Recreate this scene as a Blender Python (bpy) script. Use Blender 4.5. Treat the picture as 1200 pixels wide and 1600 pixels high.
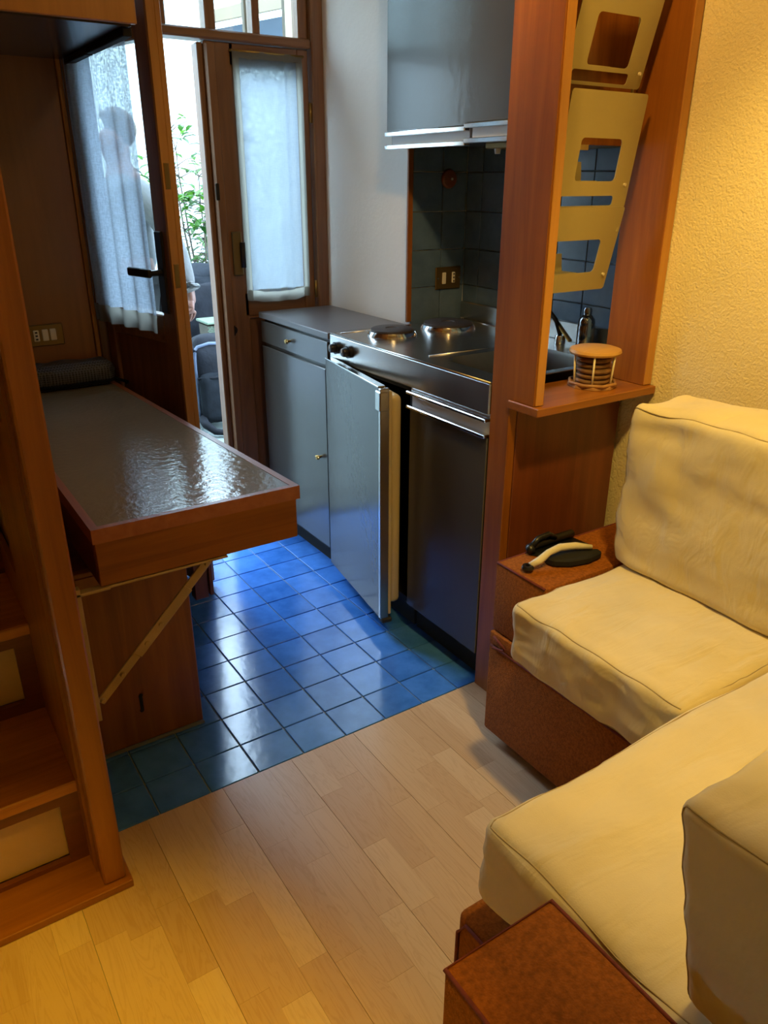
import bpy, bmesh, math, random
from mathutils import Vector, Matrix, noise
random.seed(7)
for o in list(bpy.data.objects): bpy.data.objects.remove(o)
SC = bpy.context.scene
COL = SC.collection
R = math.radians

# ------------------------------------------------------------------ camera
cam = bpy.data.cameras.new('camera'); cam.sensor_fit = 'HORIZONTAL'; cam.sensor_width = 36.0
cam.lens = 1203.06 / 1200 * 36.0; cam.clip_start = 0.02
cam_o = bpy.data.objects.new('camera', cam); COL.objects.link(cam_o)
def _rz(t): return Matrix.Rotation(t, 3, 'Z')
_m = _rz(R(-33.45446521)) @ Matrix.Rotation(R(66.6656261), 3, 'X') @ _rz(R(0.15378132))
cam_o.matrix_world = Matrix.Translation((-0.61356, -1.79105, 1.45379)) @ _m.to_4x4()
SC.camera = cam_o

# ------------------------------------------------------------------ sky, lamp, added spots, exposure
W = bpy.data.worlds.new('sky'); SC.world = W; W.use_nodes = True
bg = W.node_tree.nodes['Background']
bg.inputs['Color'].default_value = (0.58, 0.79, 1.0, 1); bg.inputs['Strength'].default_value = 20.0
def lamp(name, kind, loc, energy, color, radius=0.08, target=None, cone=None, blend=0.4):
    l = bpy.data.lights.new(name, kind); l.energy = energy; l.color = color
    l.shadow_soft_size = radius
    o = bpy.data.objects.new(name, l); COL.objects.link(o); o.location = loc
    if target is not None:
        o.rotation_euler = (Vector(target) - Vector(loc)).to_track_quat('-Z', 'Y').to_euler()
    if cone: l.spot_size = R(cone); l.spot_blend = blend
    return o
lamp('ceiling_lamp', 'POINT', (0.42, -0.62, 2.30), 4.5, (1.0, 0.62, 0.2), 0.06)
lamp('added_kitchen_spot', 'SPOT', (0.44, -0.50, 2.24), 13, (1.0, 0.74, 0.40), 0.04, (1.12, 0.75, 1.42), 78, 0.4)  # added beside the ceiling lamp, cone shaped to keep light off the tiles
lamp('added_divider_spot', 'SPOT', (0.36, -0.72, 2.34), 26, (1.0, 0.58, 0.14), 0.04, (0.98, -0.35, 1.72), 72, 0.5)  # added light to brighten the post tops and the rack
lamp('added_sofa_spot', 'SPOT', (0.36, -1.20, 2.20), 76, (1.0, 0.67, 0.16), 0.05, (1.10, -1.22, 0.75), 96, 0.6)  # added light, no known fitting; yellows the sofa and right wall
lamp('added_stair_spot', 'SPOT', (-0.50, -1.40, 2.38), 185, (1.0, 0.56, 0.02), 0.05, (-0.86, -1.08, 0.0), 44, 0.7)  # added light, no known fitting; yellows the floor by the stairs
p = bpy.data.lights.new('door_portal', 'AREA'); p.shape = 'RECTANGLE'; p.size = 0.92; p.size_y = 2.3
p.cycles.is_portal = True
po = bpy.data.objects.new('door_portal', p); COL.objects.link(po); po.location = (0.57, 1.36, 1.17); po.rotation_euler = (R(-90), 0, 0)
SC.cycles.transparent_max_bounces = 32
SC.view_settings.view_transform = 'Standard'; SC.view_settings.look = 'None'
SC.view_settings.exposure = 0.0; SC.view_settings.gamma = 1.0; SC.view_settings.use_curve_mapping = False

# ------------------------------------------------------------------ materials
def nt(name):
    m = bpy.data.materials.new(name); m.use_nodes = True
    t = m.node_tree; b = t.nodes['Principled BSDF']
    return m, t, b, t.nodes.new, t.links.new
def ramp(t, c1, c2, p1=0.3, p2=0.7):
    r = t.nodes.new('ShaderNodeValToRGB'); e = r.color_ramp.elements
    e[0].position = p1; e[0].color = (*c1, 1); e[1].position = p2; e[1].color = (*c2, 1); return r
def plain(name, col, rough=0.5, metal=0.0, nscale=0, namt=0.12, bump=0.0, bscale=80, spec=0.5, coat=0.0, sheen=0.0):
    m, t, b, N, L = nt(name)
    b.inputs['Base Color'].default_value = (*col, 1); b.inputs['Roughness'].default_value = rough
    b.inputs['Metallic'].default_value = metal; b.inputs['Specular IOR Level'].default_value = spec
    b.inputs['Coat Weight'].default_value = coat; b.inputs['Sheen Weight'].default_value = sheen
    g = N('ShaderNodeTexCoord')
    if nscale:
        n = N('ShaderNodeTexNoise'); n.inputs['Scale'].default_value = nscale; n.inputs['Detail'].default_value = 5
        L(g.outputs['Object'], n.inputs['Vector'])
        lo = [max(0, c * (1 - namt)) for c in col]; hi = [min(1, c * (1 + namt)) for c in col]
        r = ramp(t, lo, hi); L(n.outputs['Fac'], r.inputs['Fac']); L(r.outputs['Color'], b.inputs['Base Color'])
    if bump:
        n2 = N('ShaderNodeTexNoise'); n2.inputs['Scale'].default_value = bscale; n2.inputs['Detail'].default_value = 4
        L(g.outputs['Object'], n2.inputs['Vector'])
        bp = N('ShaderNodeBump'); bp.inputs['Strength'].default_value = bump; bp.inputs['Distance'].default_value = 0.01
        L(n2.outputs['Fac'], bp.inputs['Height']); L(bp.outputs['Normal'], b.inputs['Normal'])
    return m
def wood(name, c1, c2, axis='Z', rough=0.35, across=28, along=1.6, bump=0.08, coat=0.15):
    m, t, b, N, L = nt(name)
    g = N('ShaderNodeTexCoord'); mp = N('ShaderNodeMapping')
    s = [across] * 3; s['XYZ'.index(axis)] = along; mp.inputs['Scale'].default_value = s
    L(g.outputs['Object'], mp.inputs['Vector'])
    n = N('ShaderNodeTexNoise'); n.inputs['Scale'].default_value = 1.0; n.inputs['Detail'].default_value = 7
    n.inputs['Roughness'].default_value = 0.62; n.inputs['Distortion'].default_value = 0.7
    L(mp.outputs['Vector'], n.inputs['Vector'])
    n2 = N('ShaderNodeTexNoise'); n2.inputs['Scale'].default_value = 2.2; n2.inputs['Detail'].default_value = 3
    L(g.outputs['Object'], n2.inputs['Vector'])
    mx = N('ShaderNodeMath'); mx.operation = 'MULTIPLY_ADD'; mx.inputs[1].default_value = 0.45; mx.inputs[2].default_value = -0.22
    L(n2.outputs['Fac'], mx.inputs[0])
    ad = N('ShaderNodeMath'); ad.operation = 'ADD'; L(n.outputs['Fac'], ad.inputs[0]); L(mx.outputs[0], ad.inputs[1])
    r = ramp(t, c1, c2, 0.28, 0.72); L(ad.outputs[0], r.inputs['Fac']); L(r.outputs['Color'], b.inputs['Base Color'])
    b.inputs['Roughness'].default_value = rough; b.inputs['Coat Weight'].default_value = coat; b.inputs['Coat Roughness'].default_value = 0.2
    bp = N('ShaderNodeBump'); bp.inputs['Strength'].default_value = bump; bp.inputs['Distance'].default_value = 0.004
    L(n.outputs['Fac'], bp.inputs['Height']); L(bp.outputs['Normal'], b.inputs['Normal'])
    return m
M = {}
M['wood_z'] = wood('varnished_wood_upright', (0.19, 0.056, 0.006), (0.35, 0.120, 0.013), 'Z')
M['wood_x'] = wood('varnished_wood_across', (0.19, 0.058, 0.006), (0.35, 0.124, 0.014), 'X')
M['wood_y'] = wood('varnished_wood_lengthwise', (0.19, 0.058, 0.006), (0.35, 0.124, 0.014), 'Y')
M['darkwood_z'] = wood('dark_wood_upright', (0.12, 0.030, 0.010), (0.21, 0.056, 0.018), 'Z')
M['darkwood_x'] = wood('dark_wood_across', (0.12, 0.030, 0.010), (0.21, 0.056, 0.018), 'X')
M['tread'] = wood('oak_tread', (0.36, 0.115, 0.016), (0.58, 0.21, 0.035), 'X', 0.32, 45, 2.5)
M['panel'] = wood('brown_wall_panelling', (0.20, 0.07, 0.016), (0.27, 0.098, 0.024), 'Z', 0.4, 18, 1.2, 0.04)
M['honey'] = wood('honey_wood', (0.40, 0.17, 0.03), (0.52, 0.24, 0.045), 'Z', 0.4, 30, 1.5)
M['door_z'] = wood('door_wood_upright', (0.13, 0.052, 0.016), (0.24, 0.105, 0.035), 'Z', 0.42, 34, 1.8)
M['door_x'] = wood('door_wood_across', (0.13, 0.052, 0.016), (0.24, 0.105, 0.035), 'X', 0.42, 34, 1.8)
M['cream'] = plain('cream_panel', (0.66, 0.42, 0.12), 0.55, 0, 6, 0.12, 0.05, 120)
M['white_wall'] = plain('white_plaster', (0.84, 0.81, 0.77), 0.85, 0, 3, 0.03, 0.12, 55)
M['yellow_wall'] = plain('cream_rough_plaster', (0.78, 0.66, 0.38), 0.85, 0, 4, 0.05, 0.45, 170)
M['room_wall'] = plain('cream_plaster', (0.74, 0.64, 0.42), 0.85, 0, 4, 0.04, 0.1, 90)
M['steel'] = plain('brushed_steel', (0.52, 0.51, 0.49), 0.27, 1.0, 12, 0.08, 0.03, 40)
M['steel_dark'] = plain('shaded_bowl_steel', (0.22, 0.21, 0.19), 0.36, 1.0, 12, 0.1)  # darker copy of the steel, the sink bowl's shade put into the colour
M['chrome'] = plain('chrome', (0.75, 0.75, 0.75), 0.12, 1.0)
M['laminate'] = plain('grey_laminate', (0.072, 0.068, 0.060), 0.20, 0, 2, 0.05, 0.05, 34, 0.6)
M['worktop'] = plain('grey_worktop_laminate', (0.15, 0.145, 0.15), 0.38, 0, 5, 0.06, 0.03, 60)
M['tabletop'] = plain('glossy_grey_tabletop', (0.27, 0.235, 0.17), 0.13, 0, 3, 0.08, 0.13, 55, 0.6)
M['tabledge'] = wood('reddish_table_edging', (0.30, 0.095, 0.045), (0.42, 0.16, 0.075), 'Y', 0.4)
M['white_rail'] = plain('pale_grey_rail', (0.55, 0.57, 0.60), 0.4)
M['black'] = plain('black_plastic', (0.012, 0.012, 0.013), 0.35)
M['blackmatte'] = plain('black_parts_and_shade', (0.008, 0.008, 0.009), 0.8)  # black parts; also painted shade on the cupboard lip and fridge inside
M['hotplate'] = plain('cast_iron_hotplate', (0.05, 0.042, 0.042), 0.55, 0.3, 20, 0.2, 0.05, 90)
M['cream_plastic'] = plain('cream_plastic', (0.62, 0.50, 0.26), 0.4)
M['ivory'] = plain('ivory_plastic', (0.75, 0.68, 0.50), 0.4)
M['bronze'] = plain('bronze_plate', (0.20, 0.13, 0.045), 0.38, 0.75, 8, 0.1)
M['brass'] = plain('aged_brass', (0.42, 0.27, 0.08), 0.35, 0.9)
M['khaki'] = plain('khaki_enamelled_sheet', (0.48, 0.42, 0.21), 0.42, 0.25, 3, 0.06, 0.02, 30)
M['carpet'] = plain('rust_carpet', (0.29, 0.090, 0.012), 0.95, 0, 140, 0.28, 0.35, 320, 0.08, 0, 0.05)
M['cording'] = plain('dark_red_cording', (0.16, 0.03, 0.022), 0.9, 0, 90, 0.2)
M['rubber'] = plain('dark_rubber', (0.02, 0.02, 0.02), 0.7)
M['red'] = plain('red_indicator', (0.5, 0.02, 0.03), 0.3)
M['grout'] = plain('pale_blue_grout', (0.30, 0.42, 0.47), 0.7, 0, 40, 0.2)
M['grout_dark'] = plain('grey_blue_grout', (0.20, 0.23, 0.26), 0.8)
M['iron'] = plain('black_iron', (0.03, 0.025, 0.02), 0.45, 0.7)
M['paint_bracket'] = plain('cream_painted_steel', (0.42, 0.31, 0.15), 0.45, 0.3, 14, 0.15)
M['black_cloth'] = plain('black_nylon', (0.006, 0.007, 0.010), 0.75, 0, 20, 0.3, 0.2, 60, 0.12)
M['dark_cloth'] = plain('charcoal_cloth', (0.007, 0.009, 0.012), 0.85, 0, 15, 0.3, 0.25, 40, 0.1)
M['blue_case'] = plain('slate_suitcase_shell', (0.014, 0.022, 0.032), 0.6, 0, 6, 0.1, 0, 80, 0.2)
M['blue_grey'] = plain('blue_grey_strap', (0.045, 0.065, 0.11), 0.7)
M['hoodie'] = plain('light_grey_jersey', (0.085, 0.088, 0.092), 0.9, 0, 30, 0.08, 0.2, 60)
M['jeans'] = plain('dark_trousers', (0.008, 0.009, 0.012), 0.85, 0, 40, 0.15)
M['skin'] = plain('skin', (0.13, 0.055, 0.04), 0.5, 0, 12, 0.06)
M['hair'] = plain('dark_brown_hair', (0.035, 0.02, 0.012), 0.5, 0, 60, 0.4)
M['basket'] = plain('sage_green_plastic', (0.075, 0.11, 0.07), 0.5)
M['bark'] = plain('shrub_bark', (0.05, 0.04, 0.025), 0.8, 0, 20, 0.3)
M['pole'] = plain('dark_green_paint', (0.012, 0.03, 0.026), 0.6)
M['wicker'] = wood('woven_cane', (0.20, 0.09, 0.03), (0.40, 0.20, 0.07), 'X', 0.6, 60, 12)
M['coaster'] = plain('cork_coaster', (0.20, 0.095, 0.032), 0.7, 0, 35, 0.35)
M['lidwood'] = wood('pale_turned_wood', (0.46, 0.24, 0.06), (0.62, 0.36, 0.10), 'X', 0.4, 30, 3)
M['outer_wall'] = plain('weathered_white_render', (0.50, 0.54, 0.53), 0.9, 0, 1.4, 0.16, 0.1, 12)
M['paving'] = plain('pale_stone_paving', (0.12, 0.145, 0.14), 0.8, 0, 8, 0.12, 0.1, 30)
M['shutter'] = plain('beige_painted_wood', (0.10, 0.074, 0.044), 0.7, 0, 6, 0.1)
M['bottle'] = plain('dark_mirror_steel', (0.30, 0.30, 0.32), 0.12, 1.0)
# cushion cloth
def cloth(name, col):
    m, t, b, N, L = nt(name)
    g = N('ShaderNodeTexCoord')
    n = N('ShaderNodeTexNoise'); n.inputs['Scale'].default_value = 7; n.inputs['Detail'].default_value = 6; L(g.outputs['Object'], n.inputs['Vector'])
    r = ramp(t, [c * 0.93 for c in col], [min(1, c * 1.05) for c in col]); L(n.outputs['Fac'], r.inputs['Fac']); L(r.outputs['Color'], b.inputs['Base Color'])
    b.inputs['Roughness'].default_value = 0.9; b.inputs['Sheen Weight'].default_value = 0.15; b.inputs['Specular IOR Level'].default_value = 0.2
    n2 = N('ShaderNodeTexNoise'); n2.inputs['Scale'].default_value = 420; L(g.outputs['Object'], n2.inputs['Vector'])
    mp = N('ShaderNodeMapping'); mp.inputs['Rotation'].default_value = (0.3, 0.2, 0.6); mp.inputs['Scale'].default_value = (5, 18, 9); L(g.outputs['Object'], mp.inputs['Vector'])
    n3 = N('ShaderNodeTexNoise'); n3.inputs['Scale'].default_value = 1.0; n3.inputs['Detail'].default_value = 3; n3.inputs['Distortion'].default_value = 0.6; L(mp.outputs['Vector'], n3.inputs['Vector'])
    b1 = N('ShaderNodeBump'); b1.inputs['Strength'].default_value = 0.12; b1.inputs['Distance'].default_value = 0.002; L(n2.outputs['Fac'], b1.inputs['Height'])
    b2 = N('ShaderNodeBump'); b2.inputs['Strength'].default_value = 0.6; b2.inputs['Distance'].default_value = 0.012; L(n3.outputs['Fac'], b2.inputs['Height'])
    L(b1.outputs['Normal'], b2.inputs['Normal']); L(b2.outputs['Normal'], b.inputs['Normal'])
    return m
M['cushion'] = cloth('cream_cotton', (0.74, 0.63, 0.39))
M['cushion_seam'] = plain('cotton_seam', (0.46, 0.36, 0.19), 0.9)
# mesh bag
def mesh_bag():
    m, t, b, N, L = nt('black_mesh_fabric')
    g = N('ShaderNodeTexCoord'); mp = N('ShaderNodeMapping'); mp.inputs['Rotation'].default_value = (0, 0, 0.7); L(g.outputs['Object'], mp.inputs['Vector'])
    w = N('ShaderNodeTexVoronoi'); w.inputs['Scale'].default_value = 130; w.inputs['Randomness'].default_value = 0.0; L(mp.outputs['Vector'], w.inputs['Vector'])
    r = ramp(t, (0.006, 0.006, 0.008), (0.09, 0.10, 0.13), 0.3, 0.6); L(w.outputs['Distance'], r.inputs['Fac']); L(r.outputs['Color'], b.inputs['Base Color'])
    b.inputs['Roughness'].default_value = 0.5
    bp = N('ShaderNodeBump'); bp.inputs['Strength'].default_value = 0.6; bp.inputs['Distance'].default_value = 0.003
    L(w.outputs['Distance'], bp.inputs['Height']); L(bp.outputs['Normal'], b.inputs['Normal'])
    return m
M['mesh_bag'] = mesh_bag()
# floor tile: glazed blue, each tile a little different
def tile_mat(name, lo, hi, rough):
    m, t, b, N, L = nt(name)
    g = N('ShaderNodeNewGeometry'); oi = N('ShaderNodeObjectInfo')
    n = N('ShaderNodeTexNoise'); n.inputs['Scale'].default_value = 14; n.inputs['Detail'].default_value = 6; n.inputs['Roughness'].default_value = 0.6
    L(g.outputs['Position'], n.inputs['Vector'])
    mx = N('ShaderNodeMath'); mx.operation = 'MULTIPLY_ADD'; mx.inputs[1].default_value = 0.35; L(oi.outputs['Random'], mx.inputs[0])
    sub = N('ShaderNodeMath'); sub.operation = 'SUBTRACT'; L(n.outputs['Fac'], sub.inputs[0]); sub.inputs[1].default_value = 0.17
    L(sub.outputs[0], mx.inputs[2])
    r = ramp(t, lo, hi, 0.25, 0.8); L(mx.outputs[0], r.inputs['Fac']); L(r.outputs['Color'], b.inputs['Base Color'])
    b.inputs['Roughness'].default_value = rough; b.inputs['Specular IOR Level'].default_value = 0.55
    n2 = N('ShaderNodeTexNoise'); n2.inputs['Scale'].default_value = 38; n2.inputs['Detail'].default_value = 3; L(g.outputs['Position'], n2.inputs['Vector'])
    bp = N('ShaderNodeBump'); bp.inputs['Strength'].default_value = 0.10; bp.inputs['Distance'].default_value = 0.004
    L(n2.outputs['Fac'], bp.inputs['Height']); L(bp.outputs['Normal'], b.inputs['Normal'])
    return m
M['tile'] = tile_mat('blue_glazed_floor_tile', (0.032, 0.148, 0.52), (0.078, 0.262, 0.80), 0.16)
M['walltile'] = tile_mat('slate_blue_wall_tile', (0.075, 0.13, 0.20), (0.12, 0.19, 0.28), 0.22)
# laminate strip
def strip_mat():
    m, t, b, N, L = nt('beech_laminate_strip')
    g = N('ShaderNodeNewGeometry'); oi = N('ShaderNodeObjectInfo')
    off = N('ShaderNodeVectorMath'); off.operation = 'MULTIPLY_ADD'; L(oi.outputs['Random'], off.inputs[0]); off.inputs[1].default_value = (9, 31, 5); L(g.outputs['Position'], off.inputs[2])
    mp = N('ShaderNodeMapping'); mp.inputs['Scale'].default_value = (26, 2.2, 1); L(off.outputs[0], mp.inputs['Vector'])
    n = N('ShaderNodeTexNoise'); n.inputs['Scale'].default_value = 1.0; n.inputs['Detail'].default_value = 5; n.inputs['Distortion'].default_value = 1.0; L(mp.outputs['Vector'], n.inputs['Vector'])
    w = N('ShaderNodeMath'); w.operation = 'MULTIPLY'; w.inputs[1].default_value = 34; L(n.outputs['Fac'], w.inputs[0])
    s = N('ShaderNodeMath'); s.operation = 'SINE'; L(w.outputs[0], s.inputs[0])
    ab = N('ShaderNodeMath'); ab.operation = 'POWER'; ab.inputs[1].default_value = 8; a0 = N('ShaderNodeMath'); a0.operation = 'ABSOLUTE'; L(s.outputs[0], a0.inputs[0]); L(a0.outputs[0], ab.inputs[0])
    base = N('ShaderNodeValToRGB'); e = base.color_ramp.elements
    e[0].position = 0.0; e[0].color = (0.54, 0.37, 0.23, 1); e[1].position = 1.0; e[1].color = (0.66, 0.50, 0.34, 1)
    x = base.color_ramp.elements.new(0.55); x.color = (0.60, 0.43, 0.28, 1)
    L(oi.outputs['Random'], base.inputs['Fac'])
    mul = N('ShaderNodeMixRGB'); mul.blend_type = 'MULTIPLY'; mul.inputs['Color2'].default_value = (0.80, 0.72, 0.64, 1)
    f = N('ShaderNodeMath'); f.operation = 'MULTIPLY'; f.inputs[1].default_value = 0.42; L(ab.outputs[0], f.inputs[0]); L(f.outputs[0], mul.inputs['Fac'])
    L(base.outputs['Color'], mul.inputs['Color1']); L(mul.outputs['Color'], b.inputs['Base Color'])
    b.inputs['Roughness'].default_value = 0.34
    return m
M['strip'] = strip_mat()
# leaf
def leaf_mat():
    m, t, b, N, L = nt('glossy_green_leaf')
    oi = N('ShaderNodeObjectInfo'); r = ramp(t, (0.008, 0.05, 0.004), (0.06, 0.17, 0.012), 0.0, 1.0)
    L(oi.outputs['Random'], r.inputs['Fac']); L(r.outputs['Color'], b.inputs['Base Color']); b.inputs['Roughness'].default_value = 0.35
    tr = N('ShaderNodeBsdfTranslucent'); L(r.outputs['Color'], tr.inputs['Color'])
    mx = N('ShaderNodeMixShader'); mx.inputs['Fac'].default_value = 0.35
    L(b.outputs['BSDF'], mx.inputs[1]); L(tr.outputs['BSDF'], mx.inputs[2]); L(mx.outputs['Shader'], t.nodes['Material Output'].inputs['Surface'])
    return m
M['leaf'] = leaf_mat()
def glass():
    m, t, b, N, L = nt('window_glass')
    tr = N('ShaderNodeBsdfTransparent'); tr.inputs['Color'].default_value = (0.93, 0.96, 0.95, 1)
    gl = N('ShaderNodeBsdfGlossy'); gl.inputs['Roughness'].default_value = 0.02
    fr = N('ShaderNodeFresnel'); fr.inputs['IOR'].default_value = 1.45
    ge = N('ShaderNodeNewGeometry'); inv = N('ShaderNodeMath'); inv.operation = 'SUBTRACT'; inv.inputs[0].default_value = 1.0; L(ge.outputs['Backfacing'], inv.inputs[1])
    mu = N('ShaderNodeMath'); mu.operation = 'MULTIPLY'; L(fr.outputs['Fac'], mu.inputs[0]); L(inv.outputs[0], mu.inputs[1])
    mx = N('ShaderNodeMixShader'); L(mu.outputs[0], mx.inputs['Fac']); L(tr.outputs['BSDF'], mx.inputs[1]); L(gl.outputs['BSDF'], mx.inputs[2])
    L(mx.outputs['Shader'], t.nodes['Material Output'].inputs['Surface']); return m
M['glass'] = glass()
def sheer(name, col, open_lo, open_hi, wscale):
    m, t, b, N, L = nt(name)
    g = N('ShaderNodeTexCoord')
    mp = N('ShaderNodeMapping'); mp.inputs['Scale'].default_value = (wscale, wscale, wscale * 0.25); L(g.outputs['Object'], mp.inputs['Vector'])
    n = N('ShaderNodeTexNoise'); n.inputs['Scale'].default_value = 1.0; n.inputs['Detail'].default_value = 4; L(mp.outputs['Vector'], n.inputs['Vector'])
    mp2 = N('ShaderNodeMapping'); mp2.inputs['Scale'].default_value = (wscale * 0.25, wscale * 0.25, wscale); L(g.outputs['Object'], mp2.inputs['Vector'])
    n2 = N('ShaderNodeTexNoise'); n2.inputs['Scale'].default_value = 1.0; n2.inputs['Detail'].default_value = 4; L(mp2.outputs['Vector'], n2.inputs['Vector'])
    ad = N('ShaderNodeMath'); ad.operation = 'MULTIPLY'; L(n.outputs['Fac'], ad.inputs[0]); L(n2.outputs['Fac'], ad.inputs[1])
    mr = N('ShaderNodeMapRange'); mr.inputs['From Min'].default_value = 0.15; mr.inputs['From Max'].default_value = 0.33; mr.inputs['To Min'].default_value = open_lo; mr.inputs['To Max'].default_value = open_hi
    L(ad.outputs[0], mr.inputs['Value'])
    d = N('ShaderNodeBsdfDiffuse'); d.inputs['Color'].default_value = (*col, 1)
    tl = N('ShaderNodeBsdfTranslucent'); tl.inputs['Color'].default_value = (*col, 1)
    m1 = N('ShaderNodeMixShader'); m1.inputs['Fac'].default_value = 0.7; L(d.outputs[0], m1.inputs[1]); L(tl.outputs[0], m1.inputs[2])
    tr = N('ShaderNodeBsdfTransparent')
    m2 = N('ShaderNodeMixShader'); L(mr.outputs['Result'], m2.inputs['Fac']); L(m1.outputs[0], m2.inputs[1]); L(tr.outputs[0], m2.inputs[2])
    L(m2.outputs[0], t.nodes['Material Output'].inputs['Surface']); return m
M['lace'] = sheer('loose_weave_sheer', (0.42, 0.49, 0.60), 0.04, 0.26, 240)
M['linen'] = sheer('white_linen', (0.25, 0.28, 0.325), 0.0, 0.08, 200)
M['hem'] = sheer('white_linen_hem', (0.34, 0.32, 0.28), 0.0, 0.02, 200)

# ------------------------------------------------------------------ mesh helpers
class MB:
    def __init__(s): s.bm = bmesh.new()
    def take(s, b):
        me = bpy.data.meshes.new('t'); b.to_mesh(me); b.free(); s.bm.from_mesh(me); bpy.data.meshes.remove(me); return s
    def box(s, x0, x1, y0, y1, z0, z1, bev=0.0, seg=1, mat=None):
        b = bmesh.new(); bmesh.ops.create_cube(b, size=1)
        for v in b.verts: v.co = Vector(((x0 + x1) / 2 + v.co.x * (x1 - x0), (y0 + y1) / 2 + v.co.y * (y1 - y0), (z0 + z1) / 2 + v.co.z * (z1 - z0)))
        if bev: bmesh.ops.bevel(b, geom=b.edges[:], offset=bev, segments=seg, affect='EDGES', profile=0.5)
        if mat is not None: bmesh.ops.transform(b, matrix=mat, verts=b.verts)
        return s.take(b)
    def cyl(s, p0, p1, r0, r1=None, seg=16, bev=0.0):
        p0, p1 = Vector(p0), Vector(p1); r1 = r0 if r1 is None else r1
        b = bmesh.new(); h = (p1 - p0).length
        bmesh.ops.create_cone(b, cap_ends=True, segments=seg, radius1=r0, radius2=r1, depth=h)
        if bev:
            ed = [e for e in b.edges if abs(abs(e.verts[0].co.z) - h / 2) < 1e-6 and abs(e.verts[0].co.z - e.verts[1].co.z) < 1e-6]
            bmesh.ops.bevel(b, geom=ed, offset=bev, segments=2, affect='EDGES', profile=0.5)
        q = (p1 - p0).to_track_quat('Z', 'Y'); bmesh.ops.transform(b, matrix=Matrix.Translation((p0 + p1) / 2) @ q.to_matrix().to_4x4(), verts=b.verts)
        return s.take(b)
    def lathe(s, prof, c, seg=28, axis=None):
        b = bmesh.new(); rings = []
        for r, z in prof:
            rings.append([b.verts.new((r * math.cos(2 * math.pi * k / seg), r * math.sin(2 * math.pi * k / seg), z)) for k in range(seg)])
        for a, d in zip(rings, rings[1:]):
            for k in range(seg): b.faces.new((a[k], a[(k + 1) % seg], d[(k + 1) % seg], d[k]))
        b.faces.new(rings[0][::-1]); b.faces.new(rings[-1])
        mt = Matrix.Translation(c)
        if axis is not None: mt = mt @ Vector(axis).to_track_quat('Z', 'Y').to_matrix().to_4x4()
        bmesh.ops.transform(b, matrix=mt, verts=b.verts); return s.take(b)
    def tube(s, pts, r, seg=8, closed=False):
        b = bmesh.new(); P = [Vector(q) for q in pts]; n = len(P); rings = []
        rr = r if isinstance(r, (list, tuple)) else [r] * n
        for i in range(n):
            if closed: d = P[(i + 1) % n] - P[i - 1]
            else: d = P[min(i + 1, n - 1)] - P[max(i - 1, 0)]
            d.normalize(); up = Vector((0, 0, 1)) if abs(d.z) < 0.9 else Vector((1, 0, 0))
            u = d.cross(up).normalized(); v = d.cross(u).normalized()
            rings.append([b.verts.new(P[i] + (u * math.cos(2 * math.pi * k / seg) + v * math.sin(2 * math.pi * k / seg)) * rr[i]) for k in range(seg)])
        for i in range(n if closed else n - 1):
            a, d = rings[i], rings[(i + 1) % n]
            for k in range(seg): b.faces.new((a[k], a[(k + 1) % seg], d[(k + 1) % seg], d[k]))
        if not closed: b.faces.new(rings[0][::-1]); b.faces.new(rings[-1])
        bmesh.ops.recalc_face_normals(b, faces=b.faces); return s.take(b)
    def prism(s, poly, axis, lo, hi, bev=0.0):
        b = bmesh.new()
        def mk(u, v, w): return (w, u, v) if axis == 'x' else (u, w, v) if axis == 'y' else (u, v, w)
        vs = [b.verts.new(mk(u, v, lo)) for u, v in poly]; f = b.faces.new(vs)
        e = bmesh.ops.extrude_face_region(b, geom=[f]); d = Vector(mk(0, 0, hi - lo))
        bmesh.ops.translate(b, verts=[g for g in e['geom'] if isinstance(g, bmesh.types.BMVert)], vec=d)
        bmesh.ops.recalc_face_normals(b, faces=b.faces)
        if bev: bmesh.ops.bevel(b, geom=b.edges[:], offset=bev, segments=1, affect='EDGES')
        return s.take(b)
    def sheet(s, loops, fn, thick):
        b = bmesh.new(); es = []
        for lp in loops:
            vs = [b.verts.new((u, v, 0)) for u, v in lp]
            es += [b.edges.new((vs[i], vs[(i + 1) % len(vs)])) for i in range(len(vs))]
        bmesh.ops.triangle_fill(b, edges=es, use_beauty=True)
        bmesh.ops.recalc_face_normals(b, faces=b.faces)
        for v in b.verts: v.co = Vector(fn(v.co.x, v.co.y))
        b.normal_update()
        bmesh.ops.solidify(b, geom=b.faces[:], thickness=thick); return s.take(b)
    def xf(s, m): bmesh.ops.transform(s.bm, matrix=m, verts=s.bm.verts); return s
def rrect(x0, x1, y0, y1, r, n=4):
    out = []
    for cx, cy, a in ((x1 - r, y1 - r, 0), (x0 + r, y1 - r, 90), (x0 + r, y0 + r, 180), (x1 - r, y0 + r, 270)):
        for k in range(n + 1):
            t = R(a + 90 * k / n); out.append((cx + r * math.cos(t), cy + r * math.sin(t)))
    return out
ROOT = {}
def tag(o, label=None, cat=None, group=None, kind=None):
    if label: o['label'] = label
    if cat: o['category'] = cat
    if group: o['group'] = group
    if kind: o['kind'] = kind
    return o
def base_of(o):
    while o.parent: o = o.parent
    return Vector(o.location)
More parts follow.
